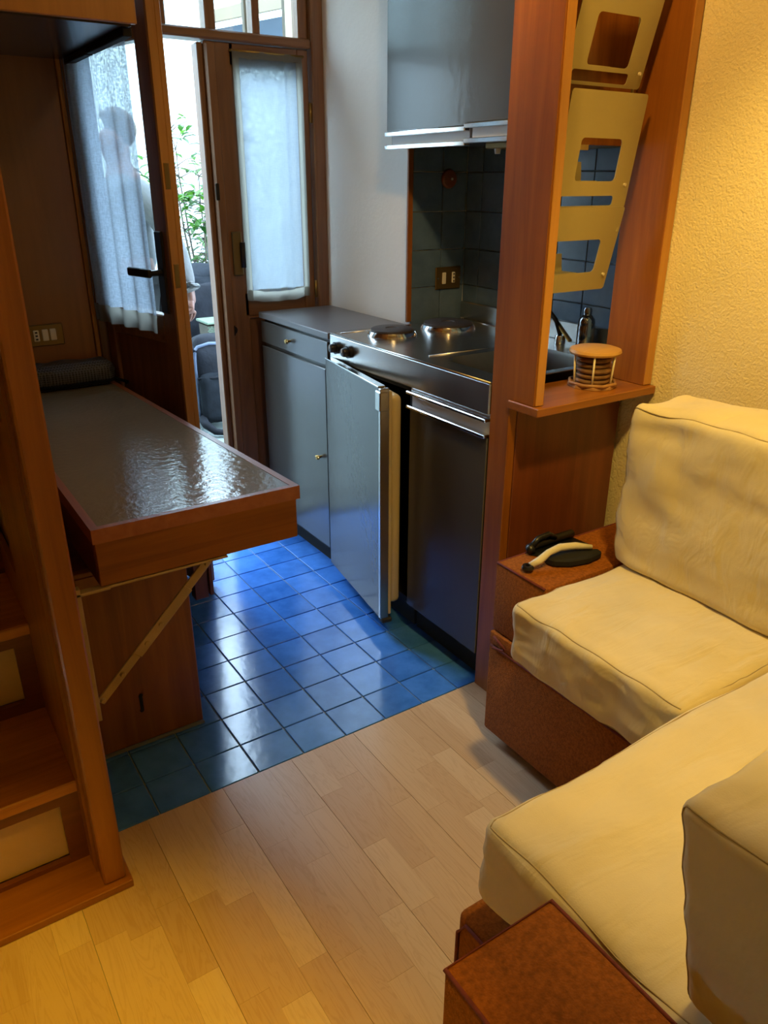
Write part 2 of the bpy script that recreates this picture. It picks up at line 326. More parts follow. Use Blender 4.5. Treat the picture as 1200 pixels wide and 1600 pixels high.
def obj(name, mb, mat, parent=None, smooth=False, loc=None, label=None, kind=None):
    bm = mb.bm; off = Vector((0, 0, 0))
    if parent is not None: off = ROOT.get(parent.name, Vector((0, 0, 0)))
    elif loc is not None: off = Vector(loc)
    if off.length: bmesh.ops.translate(bm, verts=bm.verts, vec=-off)
    me = bpy.data.meshes.new(name); bm.to_mesh(me); bm.free()
    if smooth:
        me.shade_smooth()
    o = bpy.data.objects.new(name, me); COL.objects.link(o)
    me.materials.append(M[mat] if isinstance(mat, str) else mat)
    if smooth == 'auto':
        md = o.modifiers.new('edges', 'EDGE_SPLIT'); md.split_angle = R(40)
    if parent is not None: o.parent = parent; ROOT[o.name] = off
    else:
        if loc is not None: o.location = off
        ROOT[o.name] = off
    if label: o['label'] = label
    if kind: o['kind'] = kind
    return o
def thing(name, label, cat, loc, group=None, kind=None):
    o = bpy.data.objects.new(name, None); COL.objects.link(o); o.location = loc; o.empty_display_size = 0.05
    ROOT[o.name] = Vector(loc); return tag(o, label, cat, group, kind)
def struct(name, mb, mat, smooth=False): return obj(name, mb, mat, smooth=smooth, kind='structure')
def box(*a, **k): return MB().box(*a, **k)

# ================================================================== SETTING
YB = -0.264                       # tile / laminate border
floor = struct('floor', MB().box(-1.4, 1.5, -2.6, YB, -0.06, -0.007).box(-1.4, 1.5, YB, 1.26, -0.06, -0.006), 'grout')
# ---- blue tiles (parts of the floor)
T = 0.135; tm = MB().box(-T / 2 + 0.0018, T / 2 - 0.0018, -T / 2 + 0.0018, T / 2 - 0.0018, -0.006, 0.0, 0.0016).bm
tme = bpy.data.meshes.new('tile'); tm.to_mesh(tme); tm.free(); tme.materials.append(M['tile'])
def add_tile(me, loc, rot, parent, name='tile', sc=None):
    o = bpy.data.objects.new(name, me); COL.objects.link(o); o.parent = parent; o.location = loc; o.rotation_euler = rot
    if sc: o.scale = sc
    return o
for c in range(-4, 7):
    for r in range(-9, 3):
        x = T * (c + 0.5); y1 = -T * (r - 1); y0 = y1 - T
        if r == 2: continue
        sy = 1.0; yc = (y0 + y1) / 2
        if y0 > 1.2 or x > 0.93: continue
        add_tile(tme, (x, yc, 0.0008 * random.random() - 0.0008), (R(random.uniform(-.18, .18)), R(random.uniform(-.18, .18)), 0), floor)
    # the cut row along the laminate
    y1 = -T; y0 = YB + 0.002
    add_tile(tme, (T * (c + 0.5), (y0 + y1) / 2, -0.0004), (R(random.uniform(-.15, .15)), 0, 0), floor, sc=(1, (y1 - y0) / T, 1))
# ---- laminate strips (parts of the floor)
SW = 0.066; LEN = (0.20, 0.27, 0.34, 0.41)
smesh = []
for l in LEN:
    b = MB().box(-SW / 2 + 0.0001, SW / 2 - 0.0001, -l / 2 + 0.0001, l / 2 - 0.0001, -0.007, 0.0, 0.00025).bm
    me = bpy.data.meshes.new('laminate_strip'); b.to_mesh(me); b.free(); me.materials.append(M['strip']); smesh.append(me)
for k in range(-10, 19):
    x = -0.106 + SW * (k + 0.5)
    if x < -1.0 or x > 1.17: continue
    y = YB; first = True
    while y > -1.85:
        i = random.randrange(4); l = LEN[i]; s = 1.0
        if first: s = random.uniform(0.5, 1.0); first = False
        gap = 0.0006 if (k % 3 == 0) else 0.0
        add_tile(smesh[i], (x + gap, y - l * s / 2, 0), (0, 0, 0), floor, 'laminate_strip', (1, s, 1)); y -= l * s
obj('laminate_field', MB().box(-1.4, 1.5, -2.6, -2.26, -0.007, -0.0005), 'strip', floor)
# ---- walls
struct('wall_kitchen', MB().prism([(1.075, 1.19), (1.113, 0.655), (1.113, 0.65), (1.52, 0.65), (1.52, 1.30), (1.075, 1.30)], 'z', 0, 2.45), 'white_wall')
wn = struct('wall_niche', MB().box(1.37, 1.52, -0.30, 0.65, 0, 2.45), 'grout_dark')
struct('wall_right', MB().box(1.18, 1.52, -2.6, -0.30, 0, 2.45), 'yellow_wall')
struct('wall_left', MB().box(-1.52, -1.4, -2.6, 1.42, 0, 2.45), 'room_wall')
struct('wall_front', MB().box(-1.4, 1.52, -2.72, -2.6, 0, 2.45), 'room_wall')
struct('wall_back', MB().box(-1.4, 0.10, 1.262, 1.42, -0.05, 2.45).box(1.03, 1.52, 1.302, 1.42, -0.05, 2.45).box(0.10, 1.03, 1.262, 1.42, 2.36, 2.45), 'room_wall')
struct('ceiling', MB().box(-1.52, 1.52, -2.72, 1.42, 2.45, 2.55), 'room_wall')
# wall tiles (parts of the niche wall): side wall grid, then the return
def tilemesh(w, h, name='tile'):
    b = MB().box(-w / 2 + 0.0015, w / 2 - 0.0015, -0.004, 0.004, -h / 2 + 0.0015, h / 2 - 0.0015, 0.0014).bm
    me = bpy.data.meshes.new(name); b.to_mesh(me); b.free(); me.materials.append(M['walltile']); return me
WT = tilemesh(0.1335, 0.1335)
Z0 = 1.08
for j in range(-1, 4):
    zc = Z0 + 0.1335 * (j + 0.5)
    for i in range(0, 7):
        yc = 0.5555 - 0.1335 * (i + 0.5); add_tile(WT, (1.366, yc, zc), (R(random.uniform(-.2, .2)), 0, R(90 + random.uniform(-.2, .2))), wn)
    add_tile(WT, (1.366, 0.6005, zc), (0, 0, R(90)), wn, sc=(0.66, 1, 1))
    add_tile(WT, (1.182, 0.646, zc), (R(random.uniform(-.2, .2)), 0, 0), wn)
    add_tile(WT, (1.3055, 0.646, zc), (0, 0, R(random.uniform(-.2, .2))), wn, sc=(0.84, 1, 1))
struct('trim_1', MB().box(1.094, 1.115, 0.640, 0.652, 0.957, 1.95, 0.002), 'wood_z')
# ---- far-left wall panelling
pan = struct('trim_2', MB().box(-1.4, 0.082, 1.243, 1.262, 0, 2.45), 'panel')
obj('edge_strip', MB().box(0.085, 0.101, 1.236, 1.262, 0, 2.45, 0.003), 'honey', pan)
obj('wood_sliver', MB().box(0.737, 0.775, -0.300, -0.268, 0.0, 0.012, 0.002), 'honey', floor)

# ---- door frame with transom
fr = struct('trim_3', MB().box(1.024, 1.074, 1.195, 1.30, 0, 2.42, 0.004), 'door_z')
obj('jamb', MB().box(0.102, 0.174, 1.228, 1.30, 0, 2.42, 0.003), 'door_z', fr)
obj('transom_bar', MB().box(0.104, 1.024, 1.20, 1.29, 1.912, 1.944, 0.006), 'door_x', fr)
obj('threshold', MB().box(0.104, 1.024, 1.22, 1.42, -0.05, 0.012, 0.004), 'paving', fr)
win = struct('window_1', MB().box(0.122, 1.024, 1.225, 1.275, 2.33, 2.36, 0.004), 'door_x')
for x, w in ((0.285, 0.028), (0.456, 0.028), (0.633, 0.040), (0.811, 0.030), (1.003, 0.040)):
    obj('mullion', MB().box(x - w / 2, x + w / 2, 1.222, 1.278, 1.944, 2.33, 0.005), 'door_z', win)
for a, b_ in ((0.124, 0.271), (0.299, 0.442), (0.470, 0.613), (0.653, 0.796), (0.826, 0.983)):
    obj('pane', MB().box(a, b_, 1.249, 1.253, 1.945, 2.33), 'glass', win)

# ---- closed right leaf
d2 = thing('door_2', None, None, (0.60, 1.25, 0.0), kind='structure')
YL0, YL1 = 1.222, 1.262
obj('meeting_stile', MB().box(0.600, 0.712, YL0, YL1, 0.02, 1.91, 0.004), 'door_z', d2)
obj('rebate_strip', MB().box(0.578, 0.600, YL0 + 0.012, YL1 + 0.03, 0.02, 1.905, 0.004), 'door_z', d2)
obj('cover_strip', MB().prism([(0.606, YL0 - 0.012), (0.634, YL0 - 0.012), (0.640, YL0), (0.600, YL0)], 'z', 0.03, 1.90), 'door_z', d2)
obj('hinge_stile', MB().box(0.972, 1.020, YL0, YL1, 0.02, 1.91, 0.004), 'door_z', d2)
obj('top_rail', MB().box(0.692, 0.972, YL0, YL1, 1.835, 1.91, 0.004), 'door_x', d2)
obj('lock_rail', MB().box(0.692, 0.972, YL0, YL1, 0.935, 1.03, 0.004), 'door_x', d2)
obj('bottom_rail', MB().box(0.692, 0.972, YL0, YL1, 0.02, 0.14, 0.004), 'door_x', d2)
obj('lower_panel', MB().box(0.692, 0.972, YL0 + 0.013, YL1 - 0.008, 0.13, 0.94), 'door_z', d2)
mld = MB()
for x in (0.696, 0.960): mld.box(x, x + 0.012, YL0 + 0.002, YL0 + 0.014, 0.14, 0.935, 0.004)
for z in (0.14, 0.923): mld.box(0.696, 0.972, YL0 + 0.002, YL0 + 0.014, z, z + 0.012, 0.004)
obj('moulding', mld, 'door_x', d2)
obj('pane', MB().box(0.690, 0.974, 1.243, 1.247, 1.03, 1.836), 'glass', d2)
lk = obj('lock_plate', MB().box(0.652, 0.692, YL0 - 0.012, YL0, 1.10, 1.265, 0.003), 'bronze', d2)
obj('latch', MB().cyl((0.690, YL0 - 0.020, 1.13), (0.690, YL0 - 0.020, 1.225), 0.010, seg=12), 'iron', lk, True)
obj('keyhole_cover', MB().cyl((0.634, YL0 - 0.006, 0.885), (0.634, YL0 + 0.001, 0.885), 0.016, seg=14).box(0.631, 0.637, YL0 - 0.012, YL0 - 0.004, 0.865, 0.905), 'iron', d2, label='dark iron keyhole cover')
obj('bolt_catch', MB().box(0.598, 0.612, YL0 - 0.018, YL0 - 0.010, 1.38, 1.44, 0.002), 'iron', d2, label='small dark iron bolt catch')
for z in (1.66, 0.99): obj('hinge', MB().cyl((1.021, YL0 - 0.006, z), (1.021, YL0 - 0.006, z + 0.07), 0.006, seg=10), 'brass', d2, True)

# ---- open left leaf
HX, HY = 0.128, 1.212; A = R(-75.0)
LM = Matrix.Translation((HX, HY, 0)) @ Matrix.Rotation(A, 4, 'Z')   # local: x along leaf, y outward(+)
d1 = thing('door_1', None, None, (HX, HY, 0.0), kind='structure')
def lobj(name, mb, mat, par=None, **k): return obj(name, mb.xf(LM), mat, par or d1, **k)
LW = 0.458
lobj('hinge_stile', MB().box(0.0, 0.05, 0.0, 0.042, 0.02, 1.938, 0.004), 'door_z')
lobj('meeting_stile', MB().box(LW - 0.075, LW, 0.0, 0.042, 0.02, 1.938, 0.004), 'door_z')
lobj('rebate_strip', MB().box(LW - 0.014, LW + 0.004, 0.03, 0.052, 0.02, 1.935, 0.003), 'honey')
lobj('edge_lipping', MB().box(LW, LW + 0.003, 0.002, 0.030, 0.02, 1.938, 0.001), 'honey')
lobj('top_rail', MB().box(0.05, LW - 0.075, 0.0, 0.042, 1.835, 1.938, 0.004), 'door_x')
lobj('lock_rail', MB().box(0.05, LW - 0.075, 0.0, 0.042, 0.935, 1.03, 0.004), 'door_x')
lobj('bottom_rail', MB().box(0.05, LW - 0.075, 0.0, 0.042, 0.02, 0.14, 0.004), 'door_x')
lobj('lower_panel', MB().box(0.05, LW - 0.075, 0.012, 0.034, 0.13, 0.94), 'door_z')
lobj('pane', MB().box(0.048, LW - 0.073, 0.020, 0.024, 1.03, 1.836), 'glass')
pl = lobj('handle_plate', MB().box(LW - 0.066, LW - 0.026, -0.010, 0.0, 1.04, 1.30, 0.003), 'iron')
lobj('lever_handle', MB().cyl((LW - 0.046, -0.010, 1.172), (LW - 0.046, -0.052, 1.172), 0.010, seg=12).box(LW - 0.165, LW - 0.036, -0.064, -0.048, 1.158, 1.186, 0.006, 2), 'iron', pl)
for z in (1.47, 1.17): lobj('edge_latch', MB().box(LW + 0.003, LW + 0.006, 0.008, 0.026, z - 0.045, z + 0.03, 0.001), 'brass')

# ---- outside
yard = struct('floor_outside', MB().box(-2.5, 5, 1.42, 6.0, -0.09, -0.02), 'grout_dark')
slab = MB().box(-0.195, 0.195, -0.195, 0.195, -0.03, 0.0, 0.006).bm
sme = bpy.data.meshes.new('paving_slab'); slab.to_mesh(sme); slab.free(); sme.materials.append(M['paving'])
for i in range(9):
    for j in range(8):
        add_tile(sme, (-0.4 + 0.4 * i, 1.66 + 0.4 * j, random.uniform(-0.003, 0.0)), (0, 0, 0), yard, 'paving_slab')
struct('wall_courtyard', MB().box(-2.5, 5, 6.0, 6.2, -0.1, 3.6), 'outer_wall')
struct('wall_courtyard_right', MB().box(4.0, 4.2, 1.42, 6.0, -0.1, 3.6), 'outer_wall')
struct('wall_courtyard_left', MB().box(-1.9, -1.7, 1.42, 6.0, -0.1, 3.6), 'outer_wall')
nr = thing('neighbour_eaves', 'cream sloping eaves board over a dark window, seen through the third transom pane', 'eaves', (1.55, 3.0, 2.2))
obj('eaves_board', MB().prism([(1.36, 2.324), (2.3, 2.606), (2.3, 2.50), (1.36, 2.262)], 'y', 3.0, 3.05, 0.004), 'shutter', nr)
obj('frame_bar', MB().prism([(1.36, 2.254), (2.3, 2.49), (2.3, 2.465), (1.36, 2.236)], 'y', 3.0, 3.04, 0.003), 'white_rail', nr)
obj('dark_pane', MB().prism([(1.36, 2.230), (2.3, 2.455), (2.3, 2.205), (1.36, 2.205)], 'y', 3.01, 3.03), 'blue_case', nr)
sh = thing('shutter', 'beige folded window shutter standing open behind the right transom pane', 'shutter', (1.10, 1.50, 0.0))
obj('shutter_leaf', MB().box(1.055, 1.14, 1.46, 1.50, 0.02, 2.36, 0.005), 'shutter', sh)
obj('shutter_edge', MB().box(1.142, 1.157, 1.44, 1.50, 0.02, 2.36, 0.003), 'shutter', sh)
obj('shutter_stile', MB().box(0.915, 0.965, 1.55, 1.58, 1.90, 2.36, 0.004), 'shutter', sh)
# ================================================================== KITCHEN
FX = 0.735
# grey base cabinet with a drawer
c = thing('base_cabinet', 'grey laminate base cabinet with a drawer above one door, beside the courtyard door', 'cabinet', (0.9, 0.9, 0.0))
obj('carcass', MB().box(0.752, 1.068, 0.612, 1.170, 0.10, 0.930), 'laminate', c)
obj('kick_board', MB().box(0.785, 0.80, 0.612, 1.170, 0.0, 0.10), 'blackmatte', c)
dr = obj('drawer', MB().box(FX, 0.752, 0.620, 1.172, 0.836, 0.923, 0.002), 'laminate', c)
def knob(par, y, z):
    obj('knob', MB().cyl((FX, y, z), (FX - 0.014, y, z), 0.005, seg=12).cyl((FX - 0.012, y, z - 0.001), (FX - 0.022, y, z - 0.001), 0.010, 0.008, 12, 0.002).box(FX - 0.020, FX - 0.012, y - 0.016, y + 0.016, z - 0.004, z + 0.004, 0.003), 'brass', par)
knob(dr, 0.912, 0.880)
dd = obj('door', MB().box(FX, 0.752, 0.640, 1.172, 0.100, 0.822, 0.002), 'laminate', c)
knob(dd, 0.69, 0.473)
tag(obj('worktop', MB().box(0.730, 1.069, 0.604, 1.178, 0.934, 0.957, 0.002), 'worktop', loc=(0.9, 0.9, 0.934)), 'grey laminate worktop on the drawer cabinet, against the white wall', 'worktop')

# steel hob and sink top
h = thing('hob_sink_unit', 'stainless steel worktop with two hotplates and an inset sink', 'kitchen top', (1.03, 0.15, 0.87))
YE = -0.262
SX0, SX1, SY0, SY1 = 0.815, 1.19, -0.235, 0.055
top = MB().sheet([rrect(FX, 1.355, YE, 0.602, 0.004, 2), rrect(SX0, SX1, SY0, SY1, 0.05, 5)], lambda u, v: (u, v, 0.957), 0.003)
obj('worktop_sheet', top, 'steel', h)
apr = MB().box(FX, FX + 0.012, YE, 0.602, 0.866, 0.956, 0.004)
obj('apron', apr, 'steel', h)
for q_ in ([(FX + 0.002, YE, 0.957), (FX + 0.002, 0.602, 0.957)], [(FX + 0.03, 0.575, 0.957), (1.06, 0.575, 0.957)], [(0.80, 0.10, 0.957), (1.22, 0.10, 0.957)], [(1.315, 0.58, 0.957), (1.315, 0.35, 0.957)]):
    obj('pressed_rim', MB().tube(q_, 0.003, 8), 'steel', h, True)
# bowl
bw = bmesh.new(); rings = []
for k, (ins, z) in enumerate(((0.0, 0.957), (0.004, 0.945), (0.012, 0.83), (0.05, 0.815))):
    rings.append([bw.verts.new((u, v, z)) for u, v in rrect(SX0 + ins, SX1 - ins, SY0 + ins, SY1 - ins, 0.05, 5)])
for a, b_ in zip(rings, rings[1:]):
    n = len(a)
    for k in range(n): bw.faces.new((a[k], a[(k + 1) % n], b_[(k + 1) % n], b_[k]))
bw.faces.new(rings[-1]); bmesh.ops.recalc_face_normals(bw, faces=bw.faces)
for f in bw.faces: f.normal_flip()
obj('sink_bowl', MB().take(bw), 'steel_dark', h, 'auto')
obj('upstand', MB().box(1.338, 1.358, YE, 0.625, 0.956, 1.020, 0.003), 'steel', h)
for (x, y, r) in ((0.90, 0.452, 0.078), (1.145, 0.452, 0.092)):
    hp = obj('hotplate_ring', MB().lathe([(r + 0.008, 0.957), (r + 0.008, 0.962), (r + 0.002, 0.974), (r - 0.004, 0.974), (r - 0.004, 0.96)], (x, y, 0), 40), 'chrome', h, 'auto')
    obj('hotplate', MB().lathe([(r - 0.004, 0.962), (r - 0.004, 0.980), (r - 0.010, 0.983), (0.024, 0.983), (0.022, 0.980), (0.004, 0.980)], (x, y, 0), 40), 'hotplate', hp, 'auto')
for y in (0.549, 0.466):
    kn = obj('control_knob', MB().cyl((FX, y, 0.915), (FX - 0.010, y, 0.915), 0.021, seg=20).cyl((FX - 0.010, y, 0.915), (FX - 0.030, y, 0.915), 0.017, 0.014, 20, 0.003), 'black', h, 'auto')
    obj('pointer', MB().box(FX - 0.032, FX - 0.029, y - 0.002, y + 0.002, 0.915, 0.928), 'white_rail', kn)
obj('indicator_light', MB().cyl((FX, 0.588, 0.913), (FX - 0.006, 0.588, 0.913), 0.007, seg=12), 'red', h, label='small red indicator light')
# faucet
f = thing('faucet', 'slim swivel sink faucet in front of the steel upstand', 'faucet', (1.25, 0.0, 0.957))
obj('base', MB().cyl((1.285, 0.03, 0.957), (1.285, 0.03, 0.985), 0.019, 0.016, 18, 0.003), 'chrome', f, 'auto')
obj('spout', MB().tube([(1.285, 0.03, 0.985), (1.285, 0.055, 1.03), (1.285, 0.085, 1.052), (1.285, 0.118, 1.068), (1.268, 0.130, 1.066), (1.20, 0.10, 1.062)], 0.0075, 10), 'iron', f, True)
obj('lever', MB().box(-0.008, 0.008, -0.075, 0.075, -0.004, 0.004, 0.002, mat=Matrix.Translation((1.29, 0.046, 1.016)) @ Matrix.Rotation(R(38), 4, 'X')), 'brass', f)
tag(obj('steel_bottle', MB().lathe([(0.026, 0.957), (0.028, 0.962), (0.028, 1.025), (0.026, 1.034), (0.027, 1.037), (0.025, 1.048), (0.016, 1.060), (0.013, 1.062), (0.014, 1.066), (0.014, 1.078), (0.011, 1.084), (0.003, 1.085)], (1.30, -0.065, 0), 26), 'bottle', smooth='auto', loc=(1.30, -0.065, 0.957)), 'small shiny steel bottle standing behind the sink, seen through the divider', 'bottle')

# fridge
f = thing('refrigerator', 'small built-in refrigerator with its grey door ajar', 'refrigerator', (1.0, 0.35, 0.0))
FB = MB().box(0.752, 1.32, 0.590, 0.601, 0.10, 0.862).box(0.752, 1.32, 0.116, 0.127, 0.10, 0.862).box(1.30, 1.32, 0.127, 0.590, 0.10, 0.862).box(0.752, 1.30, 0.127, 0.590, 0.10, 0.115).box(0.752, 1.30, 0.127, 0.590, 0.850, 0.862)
obj('body', FB, 'blackmatte', f)  # black colour stands in for the unlit fridge inside
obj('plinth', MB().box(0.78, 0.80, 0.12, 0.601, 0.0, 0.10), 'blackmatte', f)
obj('shelf', MB().box(0.80, 1.28, 0.130, 0.588, 0.46, 0.468), 'glass', f)
DM = Matrix.Translation((0.722, 0.590, 0)) @ Matrix.Rotation(R(-90 - 8.8), 4, 'Z')   # x along door, y outward to room is -
def fobj(name, mb, mat, par, **k): return obj(name, mb.xf(DM), mat, par, **k)
DW = 0.475
dr = fobj('door', MB().box(0.0, DW - 0.016, -0.012, 0.010, 0.066, 0.872, 0.002), 'laminate', f)
fobj('edge_profile', MB().box(DW - 0.016, DW, -0.013, 0.018, 0.066, 0.872, 0.002), 'steel', dr, label='brushed steel edge profile')
fobj('top_profile', MB().box(0.0, DW - 0.017, -0.014, 0.012, 0.8725, 0.877, 0.001), 'chrome', dr)
fobj('gasket', MB().box(0.012, DW - 0.004, 0.018, 0.030, 0.075, 0.862, 0.004, 2), 'cream_plastic', dr)
fobj('inner_liner', MB().box(0.030, DW - 0.018, 0.030, 0.072, 0.105, 0.842, 0.018, 3), 'cream_plastic', dr, smooth='auto')
fobj('latch', MB().box(DW - 0.034, DW + 0.002, -0.016, 0.016, 0.800, 0.862, 0.003).cyl((DW - 0.006, 0.0, 0.862), (DW - 0.006, 0.0, 0.868), 0.005, seg=10), 'steel', dr, label='brushed metal latch at the top corner')
fobj('foot', MB().box(DW - 0.03, DW + 0.006, -0.008, 0.03, 0.048, 0.066, 0.004), 'rubber', dr)

# sink base
c = thing('sink_cabinet', 'grey base cabinet under the sink with chrome grip rails', 'cabinet', (1.0, -0.08, 0.0))
obj('carcass', MB().box(0.756, 1.30, -0.258, 0.104, 0.10, 0.812), 'laminate', c)
obj('kick_board', MB().box(0.779, 0.795, -0.262, 0.104, 0.0, 0.10), 'blackmatte', c)
dd = obj('door', MB().box(FX, 0.754, -0.262, 0.106, 0.104, 0.803, 0.002), 'laminate', c)
obj('grip_channel', MB().box(FX + 0.008, 0.756, -0.262, 0.104, 0.812, 0.850), 'white_rail', dd)
for z in (0.803, 0.848): obj('grip_rail', MB().box(FX - 0.012, FX + 0.010, -0.262, 0.112, z, z + 0.010, 0.002), 'chrome', dd)
obj('top_rail', MB().box(FX + 0.006, 0.770, -0.262, 0.108, 0.858, 0.866, 0.001), 'steel', c)

# upper cabinets
UX = 1.0
for nm, y0, y1, fx, dz, lab in (('wall_cabinet', 0.206, 0.640, UX, 0.0, 'grey wall cabinet over the hotplates, beside the white wall'), ('wall_cabinet', -0.250, 0.200, UX - 0.010, 0.006, 'grey wall cabinet over the sink, half hidden by the wooden post')):
    c = thing(nm, lab, 'cabinet', ((fx + 1.35) / 2, (y0 + y1) / 2, 1.56))
    obj('carcass', MB().box(UX + 0.02, 1.36, y0 + 0.002, y1 - 0.002, 1.560, 2.40), 'laminate', c)
    dd = obj('door', MB().box(fx, fx + 0.018, y0, y1, 1.603 + dz, 2.40, 0.002), 'laminate', c)
    obj('grip_channel', MB().box(fx + 0.010, fx + 0.019, y0, y1 - 0.018, 1.560 + dz, 1.600 + dz), 'white_rail', dd)
    for z in (1.588, 1.548): obj('grip_rail', MB().box(fx - 0.010, fx + 0.012, y0 + 0.002, y1, z + dz, z + dz + 0.014, 0.002), 'chrome', dd)
c = thing('extractor_strip', 'thin extractor fitting under the right wall cabinet', 'extractor', (1.15, -0.02, 1.53))
obj('housing', MB().box(1.05, 1.30, -0.235, 0.180, 1.540, 1.558, 0.003), 'bronze', c)
for y in (0.14, -0.08): obj('bulb_foot', MB().cyl((1.065, y, 1.540), (1.065, y, 1.526), 0.010, 0.008, 12), 'white_rail', c)

# sockets
s = thing('socket_plate', 'bronze socket plate with a switch on the blue tiled splashback', 'socket', (1.282, 0.641, 1.10))
obj('plate', MB().box(1.222, 1.342, 0.634, 0.641, 1.068, 1.150, 0.003), 'bronze', s)
obj('rocker', MB().box(1.252, 1.268, 0.629, 0.636, 1.088, 1.130, 0.002), 'ivory', s)
so = obj('outlet', MB().box(1.298, 1.312, 0.630, 0.636, 1.090, 1.130, 0.002), 'ivory', s)
obj('pin_hole', MB().cyl((1.305, 0.631, 1.097), (1.305, 0.629, 1.097), 0.0035, seg=8).cyl((1.305, 0.631, 1.110), (1.305, 0.629, 1.110), 0.0035, seg=8).cyl((1.305, 0.631, 1.123), (1.305, 0.629, 1.123), 0.0035, seg=8), 'black', so)
for x in (1.231, 1.333): obj('screw', MB().cyl((x, 0.634, 1.109), (x, 0.632, 1.109), 0.003, seg=8), 'steel', s)
s = thing('round_cover', 'round dark brown junction cover on the blue tiles above the hotplates', 'cover', (1.273, 0.641, 1.458))
obj('disc', MB().cyl((1.273, 0.641, 1.458), (1.273, 0.630, 1.458), 0.035, 0.030, 24, 0.003), 'darkwood_x', s, 'auto')
obj('screw', MB().cyl((1.279, 0.630, 1.457), (1.279, 0.626, 1.457), 0.0045, seg=10), 'white_rail', s)
s = thing('switch_plate', 'brass switch plate on the brown wall panelling above the black bag', 'switch', (-0.085, 1.242, 0.93))
obj('plate', MB().box(-0.150, -0.024, 1.235, 1.242, 0.895, 0.972, 0.003), 'bronze', s)
so = obj('outlet', MB().box(-0.128, -0.108, 1.230, 1.236, 0.914, 0.954, 0.002), 'ivory', s)
for z in (0.922, 0.934, 0.946): obj('pin_hole', MB().box(-0.122, -0.114, 1.2285, 1.2305, z - 0.003, z + 0.003), 'black', so)
for x in (-0.098, -0.071): obj('rocker', MB().box(x, x + 0.021, 1.229, 1.236, 0.914, 0.955, 0.002), 'ivory', s)

# ================================================================== ROOM DIVIDER
d = thing('room_divider', 'varnished wooden divider with two posts and a narrow shelf between kitchen and sofa', 'divider', (0.95, -0.35, 0.0))
obj('post', MB().prism([(-0.268, 0.0), (-0.268, 2.44), (-0.430, 2.44), (-0.430, 0.93), (-0.343, 0.93), (-0.343, 0.0)], 'x', 0.735, 0.763, 0.002), 'wood_z', d)
obj('post', MB().box(1.146, 1.176, -0.430, -0.285, 0.93, 2.44, 0.002), 'wood_z', d)
obj('edge_lipping', MB().box(0.738, 0.764, -0.434, -0.430, 0.932, 2.44, 0.001), 'honey', d)
obj('edge_lipping', MB().box(1.147, 1.176, -0.434, -0.430, 0.932, 2.44, 0.001), 'honey', d)
obj('shelf', MB().prism([(0.729, -0.340), (0.729, -0.452), (1.176, -0.452), (1.176, -0.262), (0.764, -0.262), (0.764, -0.340)], 'z', 0.908, 0.930, 0.002), 'wood_x', d)
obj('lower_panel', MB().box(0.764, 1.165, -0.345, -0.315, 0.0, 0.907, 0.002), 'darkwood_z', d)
obj('upper_panel', MB().box(0.764, 1.146, -0.290, -0.276, 1.535, 2.44, 0.001), 'wood_z', d)

# magazine rack
r = thing('magazine_rack', 'khaki metal magazine rack of stacked leaning pockets hung in the wooden divider', 'rack', (0.97, -0.34, 1.18))
def tier(zt, zb, yt, yb, wz1, wz0, slot, parent):
    x0, x1 = 0.842, 1.104
    L_ = lambda u, v: (u, yb + (yt - yb) * (v - zb) / (zt - zb), v)
    loops = [rrect(x0 if slot else x0, x1, zb, zt, 0.008, 3), [(u, v) for u, v in rrect(0.902 - 0.035 * (not slot), 1.045, wz0, wz1, 0.010, 3)]]
    if slot: loops.append(rrect(x0 + 0.02, x1 - 0.05, zb + 0.007, zb + 0.030, 0.007, 3))
    t = obj('front_sheet', MB().sheet(loops, L_, 0.0022), 'khaki', parent)
    lip = wz0
    yl = L_(0, lip)[1]
    obj('pocket_floor', MB().prism([(0.0, lip - 0.001), (0.055, lip - 0.001), (0.060, lip + 0.045), (0.058, lip + 0.045), (0.053, lip + 0.001), (0.0, lip + 0.001)], 'x', x0 + 0.01, 0.985).xf(Matrix.Translation((0, yl + 0.001, 0))), 'khaki', t)
    obj('rivet', MB().cyl((1.085, yl - 0.001, lip - 0.008), (1.085, yl - 0.006, lip - 0.008), 0.004, seg=10), 'ivory', t)
    return t
tier(1.93, 1.660, -0.400, -0.330, 1.802, 1.700, True, r)
t2 = tier(1.648, 1.388, -0.362, -0.325, 1.548, 1.452, True, r)
tier(1.392, 1.180, -0.330, -0.285, 1.312, 1.228, False, r)
obj('hinge_strip', MB().box(0.905, 0.914, -0.323, -0.320, 1.465, 1.53, 0.0).box(0.905, 0.955, -0.323, -0.320, 1.522, 1.534), 'paint_bracket', t2)
for x in (0.852, 1.096): obj('hanging_rod', MB().cyl((x, -0.318, 1.33), (x, -0.318, 2.40), 0.004, seg=8), 'khaki', r)

